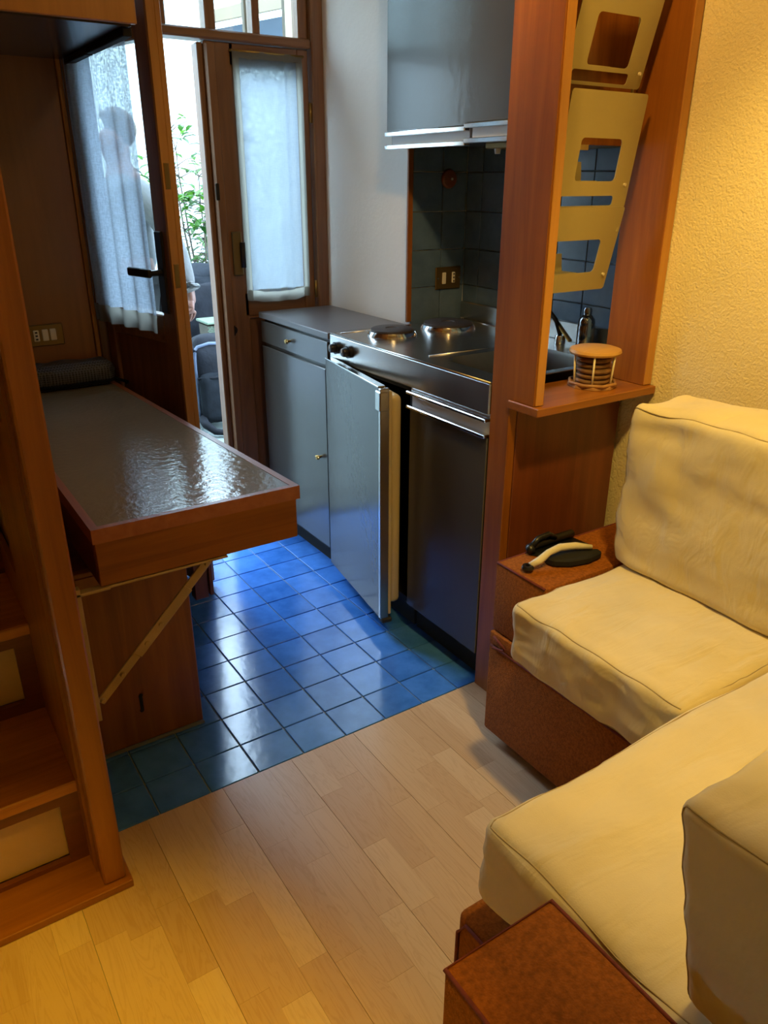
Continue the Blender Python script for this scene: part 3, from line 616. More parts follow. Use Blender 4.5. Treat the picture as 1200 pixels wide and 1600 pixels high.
# coaster holder on the shelf
CX, CY, CZ = 1.028, -0.352, 0.930
h = thing('coaster_holder', 'cane coaster holder with a round wooden lid, on the divider shelf', 'coaster holder', (CX, CY, CZ))
obj('base', MB().cyl((CX, CY, CZ), (CX, CY, CZ + 0.010), 0.068, 0.065, 8, 0.002), 'wicker', h)
obj('base_braid', MB().tube([(CX + 0.065 * math.cos(2 * math.pi * k / 8 + .39), CY + 0.065 * math.sin(2 * math.pi * k / 8 + .39), CZ + 0.012) for k in range(8)], 0.0048, 8, True), 'wicker', h, True)
for k in range(6):
    a = R(60 * k - 78); obj('upright', MB().cyl((CX + 0.055 * math.cos(a), CY + 0.055 * math.sin(a), CZ + 0.008), (CX + 0.061 * math.cos(a), CY + 0.061 * math.sin(a), CZ + 0.091), 0.0028, seg=8), 'ivory', h, True)
obj('lid', MB().lathe([(0.062, 0.089), (0.068, 0.091), (0.0705, 0.096), (0.068, 0.103), (0.055, 0.107), (0.004, 0.109)], (CX, CY, CZ), 40), 'lidwood', h, 'auto', label='pale turned wooden lid')
for k in range(5):
    o = obj('coaster', MB().lathe([(0.040, 0), (0.046, 0.003), (0.0475, 0.007), (0.046, 0.011), (0.040, 0.0135), (0.004, 0.014)], (CX + random.uniform(-.003, .003), CY + random.uniform(-.003, .003), CZ + 0.0105 + 0.0148 * k), 26), 'coaster', smooth='auto', loc=(CX, CY, CZ + 0.011 + 0.0148 * k))
    tag(o, ('bottom', 'second from bottom', 'middle', 'fourth from bottom', 'top')[k] + ' coaster of the stack inside the cane holder', 'coaster', 'coasters in the holder')

# ================================================================== TABLE
t = thing('folding_table', 'fold-down table with a glossy grey top and reddish wood edging', 'table', (-0.08, 0.5, 0.60))
zT = 0.750
inner = [(-0.290, -0.155), (0.180, -0.160), (0.098, 1.215), (-0.292, 1.215)]
obj('tabletop', MB().prism(inner, 'z', 0.728, zT), 'tabletop', t)
e1 = MB().prism([(-0.308, -0.170), (0.200, -0.176), (0.180, -0.160), (-0.290, -0.155)], 'z', 0.716, zT + 0.001)
obj('edging', e1, 'tabledge', t)
obj('edging', MB().prism([(0.200, -0.176), (0.116, 1.215), (0.098, 1.215), (0.180, -0.160)], 'z', 0.716, zT + 0.001), 'tabledge', t)
obj('edging', MB().prism([(-0.308, -0.170), (-0.290, -0.155), (-0.292, 1.215), (-0.310, 1.215)], 'z', 0.716, zT + 0.001), 'tabledge', t)
obj('apron', MB().box(-0.304, 0.194, -0.166, -0.145, 0.608, 0.727, 0.002), 'wood_x', t)
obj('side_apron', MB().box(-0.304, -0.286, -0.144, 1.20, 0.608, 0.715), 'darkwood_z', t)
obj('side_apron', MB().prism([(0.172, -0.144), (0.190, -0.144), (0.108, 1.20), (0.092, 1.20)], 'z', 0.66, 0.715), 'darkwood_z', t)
bk = MB()
p0, p1 = Vector((-0.345, -0.152, 0.300)), Vector((-0.045, -0.152, 0.600)); dv = p1 - p0
ang = math.atan2(dv.z, dv.x)
br = obj('brace', MB().box(-dv.length / 2, dv.length / 2, -0.003, 0.003, -0.011, 0.011, 0.001, mat=Matrix.Translation((p0 + p1) / 2) @ Matrix.Rotation(-ang, 4, 'Y')).box(-0.07, 0.13, -0.006, -0.003, -0.013, 0.013, 0.001, mat=Matrix.Translation((p0 + p1) / 2) @ Matrix.Rotation(-ang, 4, 'Y')), 'paint_bracket', t, label='cream painted folding steel brace')
for u in (0.02, 0.20, 0.42, 0.55, 0.98):
    q = p0 + dv * u; obj('rivet', MB().cyl(q + Vector((0, -0.003, 0)), q + Vector((0, -0.010, 0)), 0.007, 0.005, 12), 'paint_bracket', br)
obj('mounting_strip', MB().box(-0.362, -0.350, -0.172, -0.150, 0.262, 0.618, 0.001).box(-0.362, -0.285, -0.172, -0.150, 0.600, 0.607, 0.001), 'paint_bracket', t, label='thin cream steel mounting strip')
obj('top_strip', MB().box(-0.285, 0.0, -0.168, -0.150, 0.601, 0.607, 0.001), 'paint_bracket', t)
obj('support_leg', MB().box(0.060, 0.105, 0.30, 0.34, 0.235, 0.66, 0.002).box(0.105, 0.118, 0.29, 0.35, 0.245, 0.64, 0.002), 'darkwood_z', t)
c = thing('low_cabinet', 'low brown wooden cabinet on the tiles under the fold-down table', 'cabinet', (-0.18, 0.3, 0.0))
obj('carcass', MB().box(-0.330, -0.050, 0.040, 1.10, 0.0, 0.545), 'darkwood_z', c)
obj('front_panel', MB().box(-0.330, -0.046, 0.022, 0.040, 0.004, 0.548, 0.003), 'wood_z', c)
obj('top_lipping', MB().box(-0.330, -0.044, 0.020, 0.042, 0.549, 0.562, 0.002), 'wood_x', c)
obj('finger_slot', MB().cyl((-0.214, 0.0225, 0.108), (-0.214, 0.020, 0.108), 0.005, seg=10).cyl((-0.211, 0.0225, 0.158), (-0.211, 0.020, 0.158), 0.005, seg=10).box(-0.217, -0.208, 0.0202, 0.0222, 0.108, 0.158), 'blackmatte', c)
obj('foot_strip', MB().box(-0.330, -0.046, 0.012, 0.021, 0.0, 0.006), 'grout_dark', c)

# soft black mesh bag
def soft(x0, x1, y0, y1, z0, z1, r, bulge=0.0, wr=0.0, fq=6.0, cuts=14, seed=0, top=0.0, drop=None):
    cx, cy, cz = (x0 + x1) / 2, (y0 + y1) / 2, (z0 + z1) / 2; hx, hy, hz = (x1 - x0) / 2, (y1 - y0) / 2, (z1 - z0) / 2
    so = Vector((seed * 3.1, seed * 1.7, seed * 0.9))
    def remap(a): s = 1 if a >= 0 else -1; return s * (1 - (1 - abs(a)) ** 1.6)
    def fmap(u, v, w):
        P = Vector((remap(u) * hx, remap(v) * hy, remap(w) * hz))
        q = Vector((max(-hx + r, min(hx - r, P.x)), max(-hy + r, min(hy - r, P.y)), max(-hz + r, min(hz - r, P.z))))
        dd = P - q
        nrm = dd.normalized() if dd.length > 1e-9 else Vector((0, 0, 0))
        if dd.length > 1e-9: P = q + nrm * r
        U, V, Wt = remap(u), remap(v), remap(w)
        P.z += (bulge + (top if w > 0 else 0)) * (1 if w > 0 else -1) * (1 - U * U) * (1 - V * V) * abs(Wt)
        P.x += bulge * 0.8 * U * (1 - V * V) * (1 - Wt * Wt) if abs(U) > 0.5 else 0
        P.y += bulge * 0.8 * V * (1 - U * U) * (1 - Wt * Wt) if abs(V) > 0.5 else 0
        if wr:
            G = P + Vector((cx, cy, cz)) + so
            n1 = noise.noise(Vector((G.x * fq, G.y * fq * 1.7, G.z * fq * 1.3)))
            n2 = abs(noise.noise(Vector((G.x * fq * 2.1 + G.y * fq * 1.2, G.y * fq * 0.9 - G.x * fq * .5, G.z * fq * 3.0)) + so))
            am = wr * (n1 * 1.1 + (0.5 - n2) * 0.9)
            nd = nrm if nrm.length > 0 else Vector((0, 0, 1 if w > 0 else -1))
            if abs(w) >= abs(u) and abs(w) >= abs(v): nd = Vector((0, 0, 1 if w > 0 else -1))
            P += nd * am
        P += Vector((cx, cy, cz))
        if drop: P = drop(P)
        return P
    b = bmesh.new(); bmesh.ops.create_cube(b, size=2)
    bmesh.ops.subdivide_edges(b, edges=b.edges[:], cuts=cuts, use_grid_fill=True)
    for v in b.verts: v.co = fmap(*v.co)
    return MB().take(b), fmap
mb, fm = soft(-0.235, 0.112, 1.118, 1.232, 0.755, 0.838, 0.03, 0.006, 0.006, 14, 16, 3, 0.0)
bag = thing('mesh_bag', 'black mesh bag lying on the far end of the grey table', 'bag', (-0.06, 1.17, 0.752))
obj('pouch', mb, 'mesh_bag', bag, True)
obj('zip_tape', MB().tube([fm(-1 + 2 * k / 12, -1, -0.55) - Vector((0, 0.002, 0)) for k in range(13)], 0.006, 8), 'black_cloth', bag, True)
obj('drawcord', MB().tube([(0.10, 1.14, 0.775), (0.135, 1.125, 0.762), (0.15, 1.11, 0.757), (0.142, 1.10, 0.757)], 0.006, 8), 'black_cloth', bag, True)

# overhead cabinet
c = thing('overhead_cabinet', 'honey coloured wooden cupboard hung high above the grey table', 'cabinet', (-0.13, 0.86, 1.82))
obj('carcass', MB().box(-0.385, 0.126, 0.512, 1.236, 1.826, 2.44), 'darkwood_x', c)
obj('front', MB().box(-0.385, 0.130, 0.492, 0.510, 1.820, 2.44, 0.002), 'honey', c)
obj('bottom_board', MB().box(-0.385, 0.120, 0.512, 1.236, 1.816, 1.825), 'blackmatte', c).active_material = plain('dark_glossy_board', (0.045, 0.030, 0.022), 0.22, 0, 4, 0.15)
obj('shaded_edge_lip', MB().box(0.102, 0.126, 0.53, 0.905, 1.796, 1.8155, 0.002).box(0.102, 0.126, 0.925, 1.19, 1.796, 1.8155, 0.002), 'blackmatte', c)  # wooden lip of the cupboard, its shadow put into the black colour

# ================================================================== CURTAINS
def drape(name, x0, x1, z0, z1, y, folds, amp, mat, lm=None, loc=(0, 0, 0), nx=90, nz=40, sag=0.0, taper=0.0, seed=0):
    b = bmesh.new(); g = []
    for j in range(nz + 1):
        row = []
        for i in range(nx + 1):
            u, v = i / nx, j / nz
            ph = 2 * math.pi * folds * u + 1.2 * math.sin(3 * u + seed) + 0.5 * noise.noise(Vector((u * 4, v * 2, seed)))
            yy = y + amp * (0.45 + 0.55 * (1 - v)) * math.sin(ph) + 0.3 * amp * noise.noise(Vector((u * 7, v * 5, seed + 2)))
            xx = x0 + (x1 - x0) * u + taper * (1 - v) * (u - 0.5)
            row.append(b.verts.new((xx, yy, z0 + (z1 - z0) * v - sag * math.sin(math.pi * u) * (1 - v) + 0.004 * noise.noise(Vector((u * 6, seed, 0))) * (1 - v))))
        g.append(row)
    for j in range(nz):
        for i in range(nx): b.faces.new((g[j][i], g[j][i + 1], g[j + 1][i + 1], g[j + 1][i]))
    if lm is not None: bmesh.ops.transform(b, matrix=lm, verts=b.verts)
    return MB().take(b)
cu = thing('sheer_curtain', 'loosely gathered sheer curtain on the open left door leaf', 'curtain', (0.15, 1.0, 1.82))
obj('cloth', drape('c', 0.002, 0.386, 1.035, 1.90, -0.030, 5.0, 0.0090, 'lace', LM, seed=1, taper=0.030), 'lace', cu, True)
obj('hem', drape('c', -0.022, 0.396, 0.975, 1.036, -0.030, 5.0, 0.0095, 'hem', LM, nz=4, seed=1), 'hem', cu, True)
obj('rod', MB().cyl((0.0, -0.030, 1.902), (0.40, -0.030, 1.902), 0.005, seg=10).xf(LM), 'brass', cu, True)
cu = thing('linen_curtain', 'flat white linen curtain panel on the closed right door leaf', 'curtain', (0.84, 1.20, 1.89))
obj('cloth', drape('c', 0.722, 0.958, 1.040, 1.862, 1.204, 2.2, 0.003, 'linen', seed=4, sag=0.012), 'linen', cu, True)
obj('hem', drape('c', 0.700, 0.982, 1.000, 1.041, 1.204, 2.2, 0.004, 'hem', seed=4, sag=0.012, nz=3), 'hem', cu, True)
for a, b_ in ((0.697, 0.723), (0.957, 0.984)): obj('hem', drape('c', a, b_, 1.001, 1.862, 1.203, 0.5, 0.002, 'hem', nx=6, seed=4), 'hem', cu, True)
obj('hem', drape('c', 0.697, 0.984, 1.861, 1.886, 1.203, 2.2, 0.002, 'hem', nz=3, seed=4), 'hem', cu, True)
obj('rod', MB().cyl((0.688, 1.206, 1.884), (0.992, 1.206, 1.884), 0.004, seg=10), 'brass', cu, True)

# ================================================================== STAIRS
s = thing('staircase', 'steep wooden staircase with cream riser panels and a tall corner post', 'staircase', (-0.7, 0.2, 0.0))
XL, XR = -1.02, -0.446
RI, RU = 0.245, 0.300
for k in range(1, 8):
    z = RI * k; y0 = -0.325 + RU * (k - 1)
    obj('tread', MB().box(XL, XR, y0, y0 + RU + 0.03, z - 0.030, z, 0.003), 'tread', s)
    zb = z - RI; yr = y0 + 0.022
    fr_ = MB().sheet([[(XL, zb + 0.0), (XR, zb), (XR, z - 0.031), (XL, z - 0.031)], [(XL + 0.06, zb + 0.032), (XR - 0.046, zb + 0.032), (XR - 0.046, z - 0.058), (XL + 0.06, z - 0.058)]], lambda u, v, yr=yr: (u, yr, v), 0.014)
    rf = obj('riser_frame', fr_, 'darkwood_x', s)
    obj('riser_panel', MB().box(XL + 0.055, XR - 0.042, yr + 0.008, yr + 0.014, zb + 0.028, z - 0.054), 'cream', rf)
obj('corner_post', MB().box(-0.446, -0.398, -0.424, -0.378, 0.02, 2.43, 0.004), 'wood_z', s)
sb = MB().sheet([[(-0.375, 0.0), (1.18, 0.0), (1.18, 2.43), (-0.375, 2.43)],
    rrect(0.02, 0.40, 0.60, 0.86, 0.004, 1), rrect(-0.31, 0.20, 1.05, 1.42, 0.004, 1)], lambda u, v: (-0.440, u, v), 0.012)
sb = obj('side_board', MB().take(sb.bm), 'wood_z', s)
obj('side_panel', MB().box(-0.433, -0.4285, 0.0, 0.42, 0.58, 0.88), 'cream', sb)
obj('side_panel', MB().box(-0.433, -0.4285, -0.33, 0.22, 1.03, 1.44), 'cream', sb)
obj('outer_board', MB().box(-0.427, -0.398, -0.376, 1.18, 0.0, 2.43), 'wood_z', s)
obj('plinth', MB().box(-1.02, -0.388, -0.440, -0.31, 0.0, 0.020, 0.002), 'wood_x', s)

# ================================================================== SOFAS
def cording(par, pts, r=0.0035, mat='cording'): obj('piping', MB().tube(pts, r, 6), mat, par, True)
s1 = thing('corner_sofa_base', 'rust carpet covered sofa base with a square arm beside the wooden divider', 'sofa', (0.88, -0.9, 0.0))
obj('base', MB().box(0.592, 1.172, -1.080, -0.478, 0.035, 0.312, 0.008, 2), 'carpet', s1, 'auto')
obj('seat_deck', MB().box(0.615, 1.172, -1.080, -0.662, 0.313, 0.392, 0.01, 2), 'cording', s1)
obj('arm', MB().box(0.602, 1.172, -0.655, -0.474, 0.352, 0.553, 0.008, 2), 'carpet', s1, 'auto')
obj('front_roll', MB().box(0.594, 0.70, -0.655, -0.476, 0.313, 0.351, 0.006, 2), 'carpet', s1, 'auto')
cording(s1, [(0.594, y, 0.310) for y in (-0.485, -0.7, -0.9, -1.075)])
cording(s1, [(0.604, -0.650, 0.551), (0.604, -0.480, 0.551), (0.80, -0.478, 0.551), (1.15, -0.478, 0.551)])
cording(s1, [(0.589, -0.500 - 0.0 * k, 0.345) if k == 0 else (0.587, -0.500 - 0.045 * math.sin(math.pi * k / 6), 0.345 - 0.033 * k / 6) for k in range(7)])
for y in (-0.545, -1.0): obj('foot', MB().box(0.625, 0.665, y - 0.02, y + 0.02, 0.0, 0.036, 0.003), 'rubber', s1)
s2 = thing('corner_sofa_base', 'rust carpet covered sofa base with a square arm nearest the camera', 'sofa', (0.4, -1.6, 0.0))
obj('base', MB().box(0.003, 0.575, -1.98, -1.125, 0.035, 0.312, 0.008, 2), 'carpet', s2, 'auto')
obj('seat_deck', MB().box(0.003, 0.560, -1.98, -1.262, 0.313, 0.392, 0.01, 2), 'cording', s2)
obj('arm', MB().box(-0.190, -0.004, -1.98, -1.286, 0.035, 0.553, 0.008, 2), 'carpet', s2, 'auto')
obj('front_roll', MB().box(-0.010, 0.10, -1.283, -1.100, 0.036, 0.345, 0.014, 3), 'carpet', s2, 'auto')
cording(s2, [(-0.006, -1.95, 0.551), (-0.006, -1.288, 0.551), (-0.188, -1.288, 0.551), (-0.188, -1.95, 0.551)])
cording(s2, [(-0.010, -1.280, 0.336), (-0.011, -1.20, 0.338), (-0.011, -1.125, 0.334), (-0.011, -1.106, 0.30), (-0.010, -1.104, 0.10)])
for x in (0.05, 0.5): obj('foot', MB().box(x - 0.02, x + 0.02, -1.20, -1.16, 0.0, 0.036, 0.003), 'rubber', s2)
def cushion(name, label, dims, r, bulge, wr, fq, seed, top, loc, seams, cuts=36, drop=None):
    mb, fm = soft(*dims, r, bulge, wr, fq, cuts, seed, top, drop)
    c_ = thing(name, label, 'cushion', loc)
    obj('cover', mb, 'cushion', c_, True)
    for s_ in seams: obj('seam', MB().tube([fm(*q) for q in s_], 0.0014, 6), 'cushion_seam', c_, True)
    return c_
n = 30; L = [-1 + 2 * k / n for k in range(n + 1)]
E1 = 0.97
cushion('seat_cushion', 'cream seat cushion beside the carpeted arm with the brush', (0.482, 1.14, -1.130, -0.668, 0.408, 0.560), 0.020, 0.005, 0.008, 7, 1, 0.006, (0.8, -0.9, 0.41),
    [[(-1, v, 1) for v in L], [(u, 1, 1) for u in L], [(-1, v, -1) for v in L]])
cushion('seat_cushion', 'cream seat cushion beside the carpeted arm nearest the camera', (-0.002, 0.95, -1.98, -1.132, 0.408, 0.560), 0.028, 0.006, 0.011, 6, 2, 0.008, (0.45, -1.55, 0.41),
    [[(-1, v, 1) for v in L], [(u, 1, 1) for u in L]])
cushion('back_cushion', 'large cream back cushion leaning on the yellow wall', (0.822, 1.02, -1.55, -0.655, 0.570, 0.980), 0.022, 0.010, 0.010, 6, 5, 0.004, (0.95, -1.1, 0.57),
    [[(-1, v, 1) for v in L], [(-1, 1, w) for w in L]])
def lean(P):
    k_ = (0.858 - P.z) / 0.286; P.y -= 0.045 * k_; P.x += 0.022 * k_; return P
cushion('back_cushion', 'cream back cushion standing at the right edge, nearest the camera', (-0.014, 0.62, -1.70, -1.440, 0.572, 0.858), 0.020, 0.005, 0.006, 7, 8, 0.004, (0.3, -1.58, 0.57),
    [[(-1, v, 1) for v in L], [(-1, 1, w) for w in L]], drop=lean)

# brush and dustpan on the arm
ZA = 0.5545
d = thing('dustpan', 'black dustpan lying behind the hand brush on the carpeted arm', 'dustpan', (0.80, -0.50, ZA))
pn = bmesh.new()
prof = [(0.70, -0.500), (0.71, -0.482), (0.74, -0.477), (0.87, -0.478), (0.875, -0.535), (0.73, -0.540)]
obj('pan', MB().sheet([prof], lambda u, v: (u, v, ZA + 0.002), 0.003).tube([(u, v, ZA + 0.012) for u, v in prof[:4]], 0.012, 10), 'black', d, True)
obj('grip', MB().tube([(0.71, -0.488, ZA + 0.016), (0.735, -0.486, ZA + 0.034), (0.775, -0.484, ZA + 0.036), (0.80, -0.484, ZA + 0.020)], 0.008, 10), 'black', d, True)
d = thing('hand_brush', 'hand brush with ivory handle and black bristles on the carpeted arm', 'brush', (0.73, -0.55, ZA))
cb = Vector((0.745, -0.560, 0))
bl = [(0.650, -0.560), (0.688, -0.561), (0.735, -0.558), (0.79, -0.572), (0.828, -0.594), (0.84, -0.604)]
br_ = bmesh.new()
obj('bristles', MB().prism([(0.695, -0.550), (0.740, -0.545), (0.800, -0.562), (0.846, -0.594), (0.842, -0.612), (0.790, -0.618), (0.735, -0.606), (0.700, -0.580)], 'z', ZA, ZA + 0.020, 0.004), 'blackmatte', d)
obj('handle', MB().tube([(0.640, -0.560, ZA + 0.014), (0.668, -0.562, ZA + 0.020), (0.700, -0.560, ZA + 0.033), (0.740, -0.558, ZA + 0.036), (0.785, -0.570, ZA + 0.034), (0.825, -0.590, ZA + 0.028)], [0.008, 0.0105, 0.009, 0.010, 0.0095, 0.006], 10), 'ivory', d, True)
obj('hang_loop', MB().lathe([(0.013, 0.0), (0.016, 0.006), (0.013, 0.013), (0.006, 0.013), (0.005, 0.006), (0.006, 0.0)], (0.632, -0.559, ZA + 0.003), 20), 'black', d, 'auto')

# ================================================================== OUTSIDE THINGS
b = thing('backpack', 'black backpack with blue grey trim standing on the pale paving', 'backpack', (1.09, 2.78, 0.0))
mb, fm = soft(0.975, 1.245, 2.70, 2.92, 0.03, 0.545, 0.09, 0.015, 0.010, 9, 18, 4, 0.02)
obj('pack', mb, 'black_cloth', b, True)
obj('front_pocket', soft(1.005, 1.235, 2.66, 2.74, 0.07, 0.36, 0.035, 0.008, 0.006, 10, 10, 6)[0], 'dark_cloth', b, True)
obj('zip_trim', MB().tube([fm(-0.96, -0.75, w) for w in [-0.8 + 1.6 * k / 12 for k in range(13)]] + [fm(u, -0.75, 1) for u in (-0.7, -0.4, -0.1, 0.3)], 0.010, 8), 'blue_grey', b, True)
obj('shoulder_strap', MB().tube([(0.972, 2.80, 0.50), (0.945, 2.80, 0.38), (0.942, 2.79, 0.25), (0.965, 2.78, 0.10), (0.990, 2.76, 0.04)], [0.012, 0.014, 0.014, 0.010, 0.008], 8), 'black_cloth', b, True)
obj('side_strap', MB().tube([(0.99, 2.70, 0.335), (1.08, 2.655, 0.34), (1.20, 2.655, 0.345), (1.25, 2.70, 0.345)], 0.008, 8), 'black_cloth', b, True)
obj('hip_belt', MB().tube([(1.00, 2.70, 0.08), (0.985, 2.62, 0.07), (1.02, 2.55, 0.035), (1.09, 2.53, 0.022)], [0.03, 0.026, 0.022, 0.018], 8).box(1.08, 1.14, 2.50, 2.55, 0.0, 0.05, 0.006), 'black_cloth', b, True)
c = thing('suitcase', 'slate suitcase standing behind the person with a black bag on top', 'suitcase', (1.30, 3.6, 0.0))
obj('shell', soft(1.15, 1.60, 3.50, 3.74, 0.03, 0.50, 0.04, 0.004, 0.0, 5, 10, 1)[0], 'blue_case', c, True)
for x in (1.20, 1.55): obj('wheel', MB().cyl((x - 0.012, 3.56, 0.022), (x + 0.012, 3.56, 0.022), 0.022, seg=16), 'rubber', c, True)
c = thing('holdall', 'large black holdall heaped on top of the slate suitcase', 'bag', (1.40, 3.6, 0.505))
obj('bag_body', soft(1.14, 1.64, 3.42, 3.76, 0.506, 0.865, 0.09, 0.02, 0.022, 7, 18, 9, 0.03)[0], 'dark_cloth', c, True)
obj('carry_handle', MB().tube([(1.42, 3.44, 0.86), (1.46, 3.40, 0.80), (1.52, 3.39, 0.755), (1.58, 3.40, 0.78), (1.60, 3.44, 0.85)], 0.013, 8), 'black_cloth', c, True)
obj('flap', soft(1.15, 1.42, 3.38, 3.44, 0.42, 0.80, 0.025, 0.006, 0.012, 9, 10, 3)[0], 'black_cloth', c, True)
k = thing('lattice_basket', 'tall sage green lattice basket behind the backpack', 'basket', (1.32, 3.1, 0.0))
bx0, bx1, by0, by1, bz1 = 1.205, 1.455, 3.02, 3.20, 0.612
obj('rim', MB().box(bx0 - 0.008, bx1 + 0.008, by0 - 0.008, by1 + 0.008, bz1 - 0.016, bz1, 0.003), 'basket', k)
obj('inner_bin', MB().prism([(bx0 + 0.02, 0.0), (bx1 - 0.02, 0.0), (bx1 - 0.006, bz1 - 0.03), (bx0 + 0.006, bz1 - 0.03)], 'y', by0 + 0.008, by1 - 0.004), 'bark', k, label='dark inside seen through the lattice')
lt = MB()
W_, H_ = bx1 - bx0, bz1 - 0.03
for sgn in (1, -1):
    for i in range(-26, 14):
        xa = bx0 + 0.022 * i; pts = []
        za, zb = 0.0, H_
        xs, xe = xa, xa + H_
        t0 = max(0, (bx0 - xs)); t1 = min(H_, bx1 - xs)
        if t1 - t0 < 0.01: continue
        P0, P1 = (xs + t0, t0), (xs + t1, t1)
        if sgn < 0: P0, P1 = (bx0 + bx1 - P0[0], P0[1]), (bx0 + bx1 - P1[0], P1[1])
        dx, dz = P1[0] - P0[0], P1[1] - P0[1]; l = math.hypot(dx, dz)
        lt.box(-l / 2, l / 2, -0.002, 0.002, -0.004, 0.004, mat=Matrix.Translation(((P0[0] + P1[0]) / 2, by0, (P0[1] + P1[1]) / 2)) @ Matrix.Rotation(-math.atan2(dz, dx), 4, 'Y'))
obj('lattice', lt, 'basket', k, kind='stuff')
q = thing('garden_post', 'dark green metal post with a black clamp at the right of the door gap', 'post', (1.655, 3.95, 0.0))
obj('tube', MB().cyl((1.675, 3.95, 0.0), (1.675, 3.95, 1.04), 0.030, seg=16), 'pole', q, True)
obj('clamp', MB().cyl((1.60, 3.92, 0.925), (1.68, 3.92, 0.925), 0.016, seg=12).box(1.59, 1.612, 3.90, 3.925, 0.84, 1.0, 0.005), 'black', q)

# shrub: branches and leaves
sh = thing('shrub', 'leafy green shrub against the bright courtyard wall', 'shrub', (1.75, 4.4, 0.0))
tw = MB(); tips = []
rnd = random.Random(3)
crown = []
stems = []
for k in range(7):                                   # stems fan out of the ground
    a = 0.9 * k; P = [Vector((1.74 + 0.05 * math.cos(a), 4.45 + 0.05 * math.sin(a), 0.0))]
    end = Vector((1.74 + 0.26 * math.cos(a), 4.42 + 0.22 * math.sin(a), rnd.uniform(1.35, 1.75) if k else 1.92))
    for q_ in range(1, 9): P.append(P[0].lerp(end, q_ / 8) + Vector((rnd.uniform(-.02, .02), rnd.uniform(-.02, .02), 0)))
    tw.tube(P, [0.013 - 0.0012 * i for i in range(9)], 6); stems.append(P)
for P in stems:                                      # side twigs carry the leaves
    for i in range(3, 9):
        for q_ in range(5):
            e = P[i] + Vector((rnd.uniform(-.20, .20), rnd.uniform(-.18, .18), rnd.uniform(-0.10, .14)))
            if e.z < 0.80: continue
            tw.tube([P[i], (P[i] + e) / 2 + Vector((0, 0, .015)), e], [0.004, 0.003, 0.002], 5)
            d_ = (e - P[i]).normalized(); crown += [(e, d_), (P[i].lerp(e, 0.6), d_)]
obj('branches', tw, 'bark', sh, True, kind='stuff')
lf = bmesh.new(); ln, lw = 0.118, 0.024
mid = [lf.verts.new((0, ln * t_, -0.012 * (t_ * 2 - 1) ** 2)) for t_ in (0, 0.3, 0.65, 1)]
for sgn in (1, -1):
    s_ = [lf.verts.new((sgn * lw * w, ln * t_, 0.008 * w - 0.012 * (t_ * 2 - 1) ** 2)) for t_, w in ((0.3, 1), (0.65, 0.85))]
    fs = [(mid[0], mid[1], s_[0]), (mid[1], mid[2], s_[1], s_[0]), (mid[2], mid[3], s_[1])]
    for f_ in fs: lf.faces.new(f_ if sgn > 0 else f_[::-1])
lme = bpy.data.meshes.new('leaf'); lf.to_mesh(lme); lf.free(); lme.materials.append(M['leaf']); lme.shade_smooth()
NL = 0
while NL < 290:
    tpt, dn = rnd.choice(crown)
    o = bpy.data.objects.new('leaf', lme); COL.objects.link(o); o.parent = sh
    yaw = rnd.uniform(0, 6.28); dv = Vector((math.cos(yaw), math.sin(yaw), rnd.uniform(-0.6, 0.5))) + dn * 0.4
    o.location = tpt + Vector((rnd.uniform(-.03, .03), rnd.uniform(-.03, .03), rnd.uniform(-.03, .03))) - Vector((1.75, 4.4, 0))
    o.rotation_mode = 'QUATERNION'; o.rotation_quaternion = dv.to_track_quat('Y', 'Z')
    s_ = rnd.uniform(0.8, 1.25); o.scale = (s_, s_, s_); NL += 1

# ---- person behind the open leaf, seen through the sheer curtain
def skin_mesh(name, verts, edges, rad, mat, parent, sub=2, root=0):
    off = ROOT[parent.name]
    me = bpy.data.meshes.new(name); me.from_pydata([Vector(v) - off for v in verts], edges, [])
    o = bpy.data.objects.new(name, me); COL.objects.link(o); o.parent = parent; ROOT[o.name] = off
    sm = o.modifiers.new('skin', 'SKIN'); sm.use_smooth_shade = True
    for i, sv in enumerate(me.skin_vertices[0].data):
        r_ = rad[i]; sv.radius = r_ if isinstance(r_, tuple) else (r_, r_); sv.use_root = (i == root)
    sb_ = o.modifiers.new('sub', 'SUBSURF'); sb_.levels = sub; sb_.render_levels = sub
    dg = bpy.context.evaluated_depsgraph_get(); ev = o.evaluated_get(dg); m2 = bpy.data.meshes.new_from_object(ev)
    o.modifiers.clear(); o.data = m2; m2.materials.clear(); m2.materials.append(M[mat] if isinstance(mat, str) else mat); m2.shade_smooth(); return o
pe = thing('person', 'person in light grey top with black watch, standing outside behind the left door leaf', 'person', (0.62, 2.5, 0.0))
V = [(0.62, 2.50, 0.96), (0.62, 2.50, 1.12), (0.615, 2.50, 1.30), (0.63, 2.50, 1.43), (0.62, 2.50, 1.52), (0.600, 2.50, 1.60), (0.595, 2.50, 1.70),
     (0.635, 2.36, 1.43), (0.735, 2.31, 1.27), (0.800, 2.29, 1.11), (0.826, 2.285, 0.99), (0.846, 2.28, 0.885), (0.842, 2.28, 0.835),
     (0.630, 2.64, 1.43), (0.60, 2.70, 1.27), (0.56, 2.70, 1.12), (0.45, 2.66, 1.02), (0.38, 2.62, 0.99), (0.35, 2.60, 0.985),
     (0.62, 2.41, 0.90), (0.61, 2.40, 0.50), (0.64, 2.40, 0.09), (0.56, 2.39, 0.035),
     (0.62, 2.59, 0.90), (0.60, 2.60, 0.50), (0.63, 2.60, 0.09), (0.55, 2.61, 0.035)]
Ed = [(0, 1), (1, 2), (2, 3), (3, 4), (4, 5), (5, 6), (3, 7), (7, 8), (8, 9), (9, 10), (10, 11), (11, 12), (3, 13), (13, 14), (14, 15), (15, 16), (16, 17), (17, 18), (0, 19), (19, 20), (20, 21), (21, 22), (0, 23), (23, 24), (24, 25), (25, 26)]
